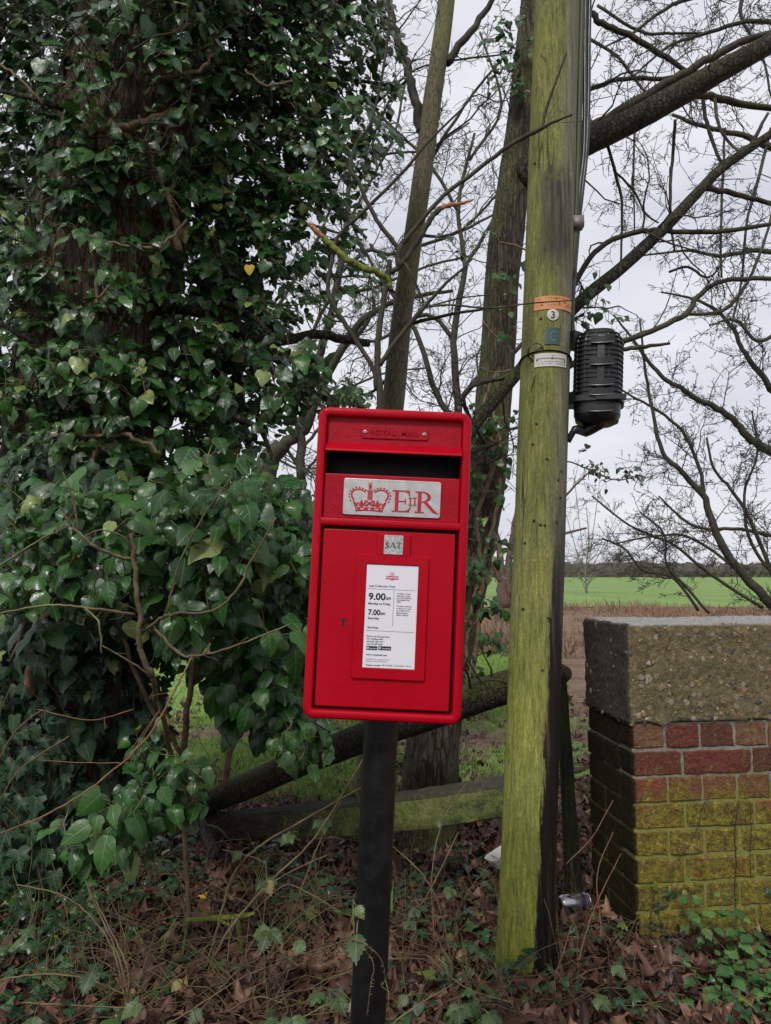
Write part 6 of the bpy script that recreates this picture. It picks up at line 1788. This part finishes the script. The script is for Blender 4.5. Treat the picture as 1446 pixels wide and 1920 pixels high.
def twig_litter():
    g = np.random.default_rng(602)
    mb = MB()
    for _ in range(650):
        p = G(g.uniform(-60, 1500), g.uniform(1560, 1960)); L = g.uniform(.06, .35)
        grow(mb, p + UP * g.uniform(.005, .05), [g.normal(), g.normal(), g.normal(0, .22)], L, g.uniform(.0009, .0026), 1 if g.random() < .3 else 0, g, .16, -.02, 5, .05)
    for _ in range(330):                       # thin upright dead stalks
        p = G(g.uniform(-40, 1100), g.uniform(1540, 1940))
        grow(mb, p, [g.normal(0, .4), g.normal(0, .3), 1], g.uniform(.10, .32), g.uniform(.0008, .0017), 0, g, .16, -.05, 5, .05)
    for _ in range(330):                       # long arching dead stems
        p = G(g.uniform(-60, 660) if g.random() < .75 else g.uniform(740, 1150), g.uniform(1600, 1980))
        a = g.uniform(0, 6.28)
        grow(mb, p, [math.cos(a), .5 * math.sin(a), g.uniform(.3, 1.2)], g.uniform(.2, .55), g.uniform(.0009, .0019), 1 if g.random() < .5 else 0, g, .13, -.13, 3, .05)
    tag(mb.build('twig_litter', M_BRAMBLE), "thin dead twigs and stalks scattered over the leaf litter", None, None, 'stuff')
twig_litter()

def dry_brush():
    g = np.random.default_rng(603)
    mb = MB()
    for _ in range(520):
        y = g.uniform(3.7, 6.5); x = g.uniform(-.42, .42) * y
        if g.random() < .3: x = g.uniform(.06, .34) * y
        grow(mb, [x, y, H(x, y)], [g.normal(0, .55), g.normal(0, .4), 1], g.uniform(.15, .6), g.uniform(.001, .0024), 1 if g.random() < .4 else 0, g, .25, -.09, 5, .08)
    tag(mb.build('dry_brush', twig_mat("grey_brown_brush", (.085, .062, .045), (.20, .155, .115))), "tangle of dry brown stems behind the fallen trunk", None, None, 'stuff')
dry_brush()

BLADE = [(.030, .0), (.034, .3), (.026, .65), (.012, .9)]
SHAPES['blade'] = [leaf_shape(BLADE, .1, .5, .0, 20, .02), leaf_shape(BLADE, .1, 1.0, .0, 21, .02)]
def grass():
    g = np.random.default_rng(604)
    bag = Bag('blade', 64)
    def tuft(x, y, n, s, tone):
        for _ in range(n):
            a = g.normal(0, .03, 2)
            bag.add(np.array([x + a[0], y + a[1], H(x, y)]), nz([g.normal(0, .45), g.normal(0, .45), 1]), nz([g.normal(0, .6), -1, .3]), s * g.uniform(.6, 1.3), np.clip(tone + g.normal(0, .2), 0, 1))
    for _ in range(2600):
        y = g.uniform(4.3, 12); x = g.uniform(-.5, .25) * y
        if noise.noise(Vector((x * .8, y * .8, 7))) < -.3 or 5.3 < y < 5.9: continue
        tuft(x, y, 6, .085, .55)
    for _ in range(1500):
        y = g.uniform(4.15, 5.5); tuft(g.uniform(-1.7, -.15), y, 6, .07, .6)
    for _ in range(900):
        y = g.uniform(6.5, 12); tuft(g.uniform(.10, .20) * y, y, 6, .10, .55)
    for _ in range(14):
        p = G(g.uniform(-40, 900), g.uniform(1660, 1900)); tuft(p[0], p[1], 3, .11, .08)
    mb = MB(); bag.emit(mb)
    tag(mb.build('grass', M_GRASS), "green grass growing beyond the fallen trunk", None, None, 'stuff')
    bag = Bag('blade', 65)
    for _ in range(9000):
        y = g.uniform(11, 27); x = g.uniform(-.5, .62) * y
        if noise.noise(Vector((x * .35, y * .35, 2))) < -.25: continue
        hh = .10 + .34 * max(0, noise.noise(Vector((x * .3, y * .3, 5)))) + .10 * g.random()
        for _k in range(2):
            bag.add(np.array([x + g.normal(0, .06), y + g.normal(0, .06), 0]), nz([g.normal(0, .5), g.normal(0, .4), 1]), nz([g.normal(0, .6), -1, .3]), hh * g.uniform(.7, 1.5), g.random())
    mb = MB(); bag.emit(mb)
    tag(mb.build('rough_grass', leaf_mat("dead_rough_grass", (.11, .065, .04), (.21, .135, .085), (.32, .22, .14), .85, (.2, .13, .08), .1, None, .2, 0)), "brown dead rough grass between the green field and the trees", None, None, 'stuff')
grass()

def ground_ivy():
    g = np.random.default_rng(605)
    bag = Bag('lobed', 66); st = MB()
    def patchy(poly, n, size=(.030, .052), lift=.05, tone=(0, 1), clump=5):
        for _ in range(n):
            x, y = pick(poly, g); p = G(x, y)
            d = nz(np.append(g.normal(0, 1, 2), .05)); L = .16; pts = [p + UP * .012]
            for i in range(clump): pts.append(pts[-1] + d * L / clump + np.append(g.normal(0, .012, 2), g.normal(0, .006)))
            tube(st, np.array(pts), .0013, 3, cap=False)
            t0 = g.uniform(*tone)
            for q in pts:
                z = g.uniform(.2, 1) * lift
                e = q + np.array([g.normal(0, .02), g.normal(0, .02), z])
                tube(st, [q, (q + e) / 2 + UP * .005, e], .0008, 3, cap=False)
                bag.add(e, nz([g.normal(0, .7), -.45 + g.normal(0, .5), -.15 + g.normal(0, .25)]), nz([g.normal(0, .35), -.35 + g.normal(0, .3), 1]), g.uniform(*size), np.clip(t0 + g.normal(0, .22), 0, 1))
    patchy([(-60, 1560), (330, 1580), (300, 1690), (190, 1790), (-60, 1840)], 105, (.032, .056), .09, (0, .8))
    patchy([(-60, 1820), (220, 1760), (260, 1930), (-60, 1960)], 30, (.03, .05), .06, (.2, 1))
    patchy([(270, 1580), (400, 1600), (380, 1680), (280, 1690)], 20, tone=(0, .6))
    patchy([(470, 1580), (665, 1545), (660, 1715), (600, 1740), (500, 1690)], 30, tone=(0, .7))
    patchy([(735, 1560), (900, 1600), (930, 1720), (880, 1800), (740, 1780)], 28, tone=(0, .7))
    patchy([(560, 1700), (660, 1700), (660, 1880), (600, 1900)], 4)
    patchy([(740, 1780), (950, 1790), (1010, 1960), (740, 1960)], 16, tone=(.3, 1))
    patchy([(930, 1790), (1010, 1790), (1010, 1850), (930, 1850)], 5, tone=(.3, 1))
    patchy([(1060, 1740), (1180, 1720), (1220, 1960), (1040, 1960)], 13, (.024, .042), .06, (.1, .8))
    patchy([(1180, 1790), (1470, 1790), (1470, 1960), (1200, 1960)], 12, (.022, .040), .06, (.1, .8))
    patchy([(250, 1700), (560, 1750), (560, 1940), (250, 1940)], 6, tone=(.2, 1))
    patchy([(760, 1300), (960, 1320), (950, 1460), (880, 1470)], 0)
    mb = MB(); bag.emit(mb)
    o = tag(mb.build('ground_ivy', M_GIVY), "small lobed ivy leaves carpeting patches of the ground", None, None, 'stuff')
    st.build('ivy_runners', M_IVYSTEM, o)['kind'] = 'stuff'
ground_ivy()

# ================================================================ BRAMBLES
def bramble(name, label, canes, leaves, seed, mat=None, size=.075):
    g = np.random.default_rng(seed)
    b = P(*canes[0][0][:3]); base = np.array([b[0], b[1], H(b[0], b[1])])
    root = thing(name, base, label, "bramble", "brambles in the leaf litter")
    bag = Bag('serrate', seed)
    for c in canes:
        mb = MB(); p, r = limb(mb, [(a_, b_, y_, w_ * .72) for a_, b_, y_, w_ in c], 5, 7, .3, g)
        for i in range(3, len(p) - 1):                 # thorns
            if g.random() < .5:
                d = nz(np.cross(p[i + 1] - p[i], g.normal(0, 1, 3))); tube(mb, [p[i] + d * r[i] * .5, p[i] + d * (r[i] + .004)], [.0012, .0002], 3, cap=False)
        spawn(mb, p, r, 1, g, 2.5, .3, 0, .05, None, (40, 80), (.06, .16), .0007)
        mb.build('cane', mat or M_BRAMBLE, root)
    st = MB()
    for x, y, Y, s, n in leaves:
        q = P(x, y, Y); d0 = nz(np.array([g.normal(0, .6), -.5, -.1]))
        tube(st, [q, q + d0 * s * .4 + UP * .006, q + d0 * s * .7], .0011, 4)
        e = q + d0 * s * .7; sd = nz(np.cross(d0, UP)); nn = nz(np.array([g.normal(0, .25), -.6, .75]))
        bag.add(e, nz(d0 + np.array([0, 0, -.55])), nn, s, g.random())
        if n > 1:
            bag.add(e, nz(sd + d0 * .3 - UP * .3), nn, s * .85, g.random()); bag.add(e, nz(-sd + d0 * .3 - UP * .3), nn, s * .85, g.random())
    if leaves:
        mb = MB(); bag.emit(mb); mb.build('leaves', M_BRLEAF, root); st.build('leaf_stalks', M_LICHEN, root)['kind'] = 'stuff'

def brambles():
    Y = 2.55
    bramble('bramble', "long dry bramble canes arching up to the right, left of the black pole", [
        [(372, 1850, 2.4, 7), (400, 1770, 2.4, 7), (438, 1640, 2.45, 6.5), (490, 1585, 2.5, 6), (565, 1540, 2.6, 6), (680, 1475, 2.75, 4)],
        [(366, 1880, 2.36, 7), (420, 1760, 2.38, 7), (500, 1660, 2.42, 6), (590, 1570, 2.46, 5.5), (671, 1440, 2.5, 5), (710, 1370, 2.55, 3)],
        [(380, 1840, 2.4, 5), (430, 1740, 2.44, 5), (520, 1650, 2.5, 4.5), (620, 1600, 2.55, 4)], [(455, 1730, 2.5, 4), (530, 1662, 2.5, 4), (580, 1675, 2.46, 3), (640, 1710, 2.4, 2)],
        [(540, 1740, 2.5, 4), (590, 1600, 2.6, 4), (640, 1500, 2.7, 3)]],
        [(520, 1725, 2.2, .066, 3), (492, 1640, 2.4, .05, 3), (560, 1560, 2.5, .045, 3), (585, 1750, 2.2, .05, 1), (470, 1590, 2.45, .045, 1), (600, 1530, 2.6, .05, 3)], 701)
    bramble('bramble', "brown bramble shoots rising at bottom left beneath the low ivy sprig", [
        [(244, 1905, 2.12, 6), (225, 1800, 2.14, 6), (185, 1710, 2.2, 5), (145, 1615, 2.25, 5), (110, 1540, 2.3, 3)], [(240, 1900, 2.12, 5), (215, 1790, 2.14, 5), (180, 1730, 2.2, 5), (120, 1680, 2.25, 4), (30, 1658, 2.3, 3)],
        [(236, 1910, 2.1, 5), (240, 1820, 2.1, 5), (205, 1740, 2.15, 4), (165, 1660, 2.2, 3)], [(0, 1838, 2.1, 5), (80, 1826, 2.1, 5), (160, 1835, 2.1, 5), (238, 1866, 2.1, 4)], [(40, 1880, 2.1, 5), (120, 1884, 2.08, 5), (240, 1890, 2.06, 4)]],
        [(75, 1880, 2.06, .065, 1), (50, 1920, 2.03, .06, 1), (20, 1840, 2.08, .06, 1), (285, 1870, 2.06, .055, 3), (190, 1800, 2.1, .06, 1)], 702)
    bramble('bramble', "bramble cane trailing in front of the black pole near the ground", [
        [(560, 1790, 1.75, 5), (610, 1778, 1.4, 4), (655, 1762, 1.10, 3.5), (690, 1775, 1.08, 3.5), (715, 1800, 1.08, 3), (722, 1835, 1.09, 2.5), (714, 1850, 1.1, 2)], [(672, 1768, 1.09, 3), (700, 1805, 1.08, 3), (695, 1850, 1.08, 2.5), (688, 1905, 1.09, 2)], [(500, 1840, 2.1, 4), (530, 1800, 1.9, 4), (560, 1790, 1.75, 4)]],
        [(672, 1725, 1.12, .042, 1), (655, 1690, 1.14, .022, 1)], 703)
    bramble('bramble', "fine bramble tangle between the black pole and the utility pole", [
        [(850, 1850, 2.3, 4), (835, 1740, 2.3, 4), (800, 1650, 2.3, 3.5), (740, 1590, 2.35, 3), (700, 1560, 2.4, 2)], [(815, 1770, 2.4, 4), (810, 1640, 2.45, 4), (830, 1540, 2.5, 4), (880, 1460, 2.55, 2.5)], [(760, 1720, 2.4, 3), (800, 1680, 2.4, 3), (860, 1560, 2.5, 3)],
        [(905, 1700, 2.6, 3), (850, 1680, 2.5, 3), (770, 1690, 2.45, 3)], [(700, 1960, 2.0, 4), (760, 1900, 2.05, 4), (850, 1845, 2.1, 3)], [(960, 1880, 2.1, 3), (870, 1850, 2.15, 3), (800, 1790, 2.2, 3)]],
        [(750, 1720, 2.4, .04, 3), (790, 1700, 2.4, .035, 3), (860, 1870, 2.1, .05, 3), (780, 1860, 2.1, .04, 1), (900, 1890, 2.08, .05, 3), (850, 1660, 2.5, .035, 3), (835, 1530, 2.6, .035, 3)], 704)
    bramble('bramble', "reddish thin bramble stems beside the foot of the brick wall", [
        [(1085, 1800, 2.2, 4), (1105, 1730, 2.3, 4), (1130, 1670, 2.35, 3), (1165, 1600, 2.4, 2)], [(1040, 1830, 2.1, 4), (1055, 1790, 2.1, 3.5), (1072, 1735, 2.12, 3)], [(1130, 1760, 2.3, 3), (1120, 1640, 2.35, 3), (1150, 1560, 2.4, 2)], [(1062, 1620, 2.35, 3), (1110, 1570, 2.38, 3), (1150, 1500, 2.42, 2)]],
        [(1100, 1860, 2.08, .045, 3), (1140, 1800, 2.15, .04, 3)], 705, twig_mat("red_bramble_stem", (.13, .055, .04), (.22, .12, .08)))
    bramble('bramble', "bramble of low leafy shoots in front of the pole foot at bottom centre", [
        [(540, 1925, 2.03, 4), (600, 1890, 2.05, 4), (650, 1870, 2.08, 3)], [(420, 1900, 2.06, 4), (480, 1870, 2.08, 4), (530, 1880, 2.06, 3)], [(300, 1930, 2.03, 4), (380, 1880, 2.06, 4), (460, 1830, 2.1, 3), (540, 1800, 2.15, 2)]],
        [(545, 1890, 2.06, .055, 3), (480, 1905, 2.03, .05, 3), (400, 1880, 2.06, .05, 1), (620, 1860, 2.08, .045, 3), (300, 1910, 2.05, .05, 3), (360, 1830, 2.1, .04, 1)], 706)
    # mossy dead sprig
    g = np.random.default_rng(709)
    b = G(455, 1800); root = thing('mossy_stick', b, "dead stick furred with bright green moss in the leaf litter", "stick")
    mb = MB()
    for rows in ([(350, 1726, b[1] - .05, 8), (400, 1722, b[1] - .05, 9), (450, 1718, b[1] - .05, 9), (478, 1712, b[1] - .05, 5)], [(445, 1720, b[1] - .05, 8), (450, 1760, b[1] - .03, 8), (455, 1805, b[1], 8)], [(405, 1722, b[1] - .05, 6), (430, 1735, b[1] - .08, 5)]):
        rough_limb(mb, rows, 8, 6, .5, 60)
    mb.build('moss', M_MOSS, root)
brambles()

# ================================================================ NETTLES and wall ivy
def nettles():
    g = np.random.default_rng(801)
    spots = [(1312, 1790, .29, "tallest nettle against the foot of the brick wall"), (1420, 1815, .21, "nettle at the right edge with its tip against the lowest bricks"), (1395, 1880, .15, "low spreading nettle in front of the wall, in the bottom right corner"),
             (1345, 1888, .10, "small nettle just left of the corner clump in front of the wall"), (1440, 1900, .13, "nettle cut by the right edge at the very bottom"), (1370, 1850, .10, "little nettle in the middle of the nettle patch below the wall")]
    for i, (x, y, h, lab) in enumerate(spots):
        b = G(x, y); root = thing('nettle', b, lab, "nettle", "nettles in front of the brick wall")
        bag = Bag('serrate', 80 + i)
        for s in range(3):
            mb = MB(); d = nz([g.normal(0, .30), g.normal(0, .25) - .1, 1]); hh = h * g.uniform(.6, 1.05); o = np.append(g.normal(0, .025, 2), 0)
            pts = np.array([b + o + d * hh * t + np.array([0, -.02 * t * t, 0]) for t in np.linspace(0, 1, 5)])
            tube(mb, pts, np.linspace(.0022, .0011, 5), 5)
            mb.build('stem', M_GIVYSTEM, root)
            for j, t in enumerate(np.linspace(.3, 1, 4)):
                q = b + o + d * hh * t; a0 = j * 1.57 + g.uniform(0, .5); sz = .050 * (1 - .35 * abs(t - .6)) * g.uniform(.8, 1.1)
                for q_ in (0, math.pi):
                    dd = np.array([math.cos(a0 + q_), math.sin(a0 + q_), .15 - .3 * (1 - t) + (.6 if t > .95 else 0)])
                    bag.add(q + nz(dd) * .008, nz(dd + np.array([0, 0, -.35])), nz(UP + np.array([0, -.35, 0]) + g.normal(0, .15, 3)), sz * (.6 if t > .95 else 1), np.clip(g.random() + (.45 if i == 0 else 0), 0, 1))
        mb = MB(); bag.emit(mb); mb.build('leaves', M_NETTLE, root)
M_GIVYSTEM = twig_mat("green_stem", (.07, .10, .03), (.12, .13, .05))
nettles()

def wall_ivy():
    g = np.random.default_rng(811)
    def wp(px, py, lift=.006):          # point on the wall's front face
        d = ray(px, py); n = -WEY; c = np.array([0, 0, EYE])
        t = np.dot(WF0 - c, n) / np.dot(d, n); return c + d * t - WEY * lift
    root = thing('climbing_ivy', wp(1222, 1768) * np.array([1, 1, 0]), "thin ivy strands climbing the mossy face of the brick wall", "climbing ivy")
    st = MB(); bag = Bag('lobed', 82)
    for rows, r in (([(1378, 1775), (1377, 1700), (1376, 1600), (1377, 1545), (1384, 1500)], .0022), ([(1405, 1640), (1406, 1560), (1404, 1500)], .0014), ([(1425, 1760), (1424, 1680)], .0012), ([(1215, 1740), (1222, 1690), (1230, 1650)], .0016), ([(1222, 1700), (1255, 1672), (1290, 1668)], .0012),
                    ([(1270, 1610), (1300, 1565), (1318, 1505), (1330, 1500)], .0012), ([(1384, 1500), (1370, 1520), (1360, 1505)], .001), ([(1240, 1230), (1255, 1200), (1262, 1180)], .0009)):
        p = smooth_path(np.array([wp(*q) for q in rows]), 6); p[1:-1] += g.normal(0, .0018, (len(p) - 2, 3))
        tube(st, p, r, 5)
    for x, y, s in ((1222, 1655, .034), (1248, 1672, .028), (1262, 1670, .024), (1285, 1670, .03), (1296, 1672, .022), (1228, 1700, .026), (1218, 1730, .03), (1236, 1725, .026), (1212, 1750, .035), (1240, 1690, .022), (1440, 1665, .03)):
        bag.add(wp(x, y, .012), nz(WEX * g.normal(0, .6) + UP * -.8), nz(-WEY + UP * .3 + g.normal(0, .2, 3)), s, g.random() * .7)
    st.build('strands', M_TWIG, root)
    mb = MB(); bag.emit(mb); mb.build('leaves', M_GIVY, root)
wall_ivy()

# ================================================================ LITTER: can, tub, scraps, yellow leaves
def rubbish():
    g = np.random.default_rng(901)
    # drinks can lying on its side between the post and the wall
    c = G(1080, 1708); c[2] += .032
    root = thing('drinks_can', c - np.array([0, 0, .032]), "silver drinks can lying on its side between the pole and the wall", "drinks can")
    ax = nz([1, .18, .03]); r = .031; Lc = .116
    o = c - ax * Lc * .56
    mb = MB(); lathe(mb, [(r * .82, 0), (r * .85, .002), (r, .012), (r, Lc - .014), (r * .86, Lc - .003), (r * .84, Lc)], o, 28, ax)
    body = mb.build('body', simple_mat("can_silver", (.50, .51, .54), .28, metal=.85, var=.10, vscale=20, dirt=(.12, .12, .12), dirt_amt=.2), root, sharp=40)
    mb = MB(); lathe(mb, [(r * .86, Lc - .002), (r * .88, Lc + .0012), (r * .80, Lc + .0014), (r * .78, Lc - .003)], o, 28, ax); mb.build('rim', M_STEEL, root, sharp=40)
    mb = MB(); lathe(mb, [(r * 1.004, Lc - .034), (r * 1.006, Lc - .033), (r * 1.006, Lc - .020), (r * 1.004, Lc - .019)], o, 28, ax); mb.build('blue_band', simple_mat("can_blue", (.03, .05, .22), .3, metal=.5), root, sharp=40)
    # white plastic tub half behind the pole
    c = G(946, 1642)
    root = thing('plastic_tub', c, "dirty white plastic tub lying behind the utility pole", "plastic tub")
    A = np.array(Matrix.Rotation(R(-22), 3, 'Y') @ Matrix.Rotation(R(25), 3, 'Z'))
    mb = MB(); L = []
    for h, s in ((0, .040), (.004, .043), (.085, .055), (.087, .060), (.094, .060), (.094, .054), (.010, .041)):
        q = np.array([(s * math.copysign(abs(math.cos(a)) ** .5, math.cos(a)), s * .8 * math.copysign(abs(math.sin(a)) ** .5, math.sin(a)), h) for a in np.linspace(0, 2 * np.pi, 28, endpoint=False)])
        L.append(q @ A.T + c + np.array([.012, 0, .008]))
    loft(mb, L)
    mb.build('tub', simple_mat("dirty_white_plastic", (.60, .60, .58), .45, var=.1, dirt=(.25, .22, .17), dirt_amt=.3), root, sharp=40)
    # pale blue scrap
    c = G(622, 1612) + UP * .015
    mb = MB()
    V = []
    for i in range(5):
        for j in range(5): V.append(c + np.array([(i - 2) * .005, g.normal(0, .004), (j - 1) * .005 + g.normal(0, .002)]))
    idx = np.arange(25).reshape(5, 5)
    mb.add(V, np.stack([idx[:-1, :-1], idx[1:, :-1], idx[1:, 1:], idx[:-1, 1:]], -1).reshape(-1, 4))
    ob = mb.build('litter_scrap', simple_mat("pale_blue_scrap", (.42, .45, .70), .4)); so = ob.modifiers.new('thickness', 'SOLIDIFY'); so.thickness = .001
    tag(ob, "tiny pale blue scrap of litter among ground ivy left of the black pole", "litter")
    for x, y, s, lab in ((383, 1692, .040, "bright yellow fallen leaf on bare litter left of the black pole"), (64, 1700, .042, "yellow fallen leaf among dark ivy near the left edge"), (863, 1662, .045, "yellow curled leaf on the ground between the two poles"),
                         (568, 1908, .055, "pale yellow leaf at the bottom edge left of the black pole"), (1112, 1730, .03, "small yellow leaf beside the foot of the wall")):
        p = G(x, y) + UP * .035
        bag = Bag('dead', int(x)); bag.add(p, nz([g.normal(0, .5), -.5, -.5]), nz([g.normal(0, .3), -.8, .6]), s, .5)
        mb = MB(); bag.emit(mb)
        tag(mb.build('fallen_leaf', M_YELLOW), lab, "leaf", "yellow leaves fallen on the verge")
    p = P(467, 497, 3.05)
    bag = Bag('adult', 5); bag.add(p, nz([.1, -.2, -1]), nz([0, -1, .2]), .05, .5); mb = MB(); bag.emit(mb)
    tag(mb.build('yellow_leaf', M_YELLOW), "single yellow leaf hanging in the dark ivy high on the left", "leaf")
rubbish()
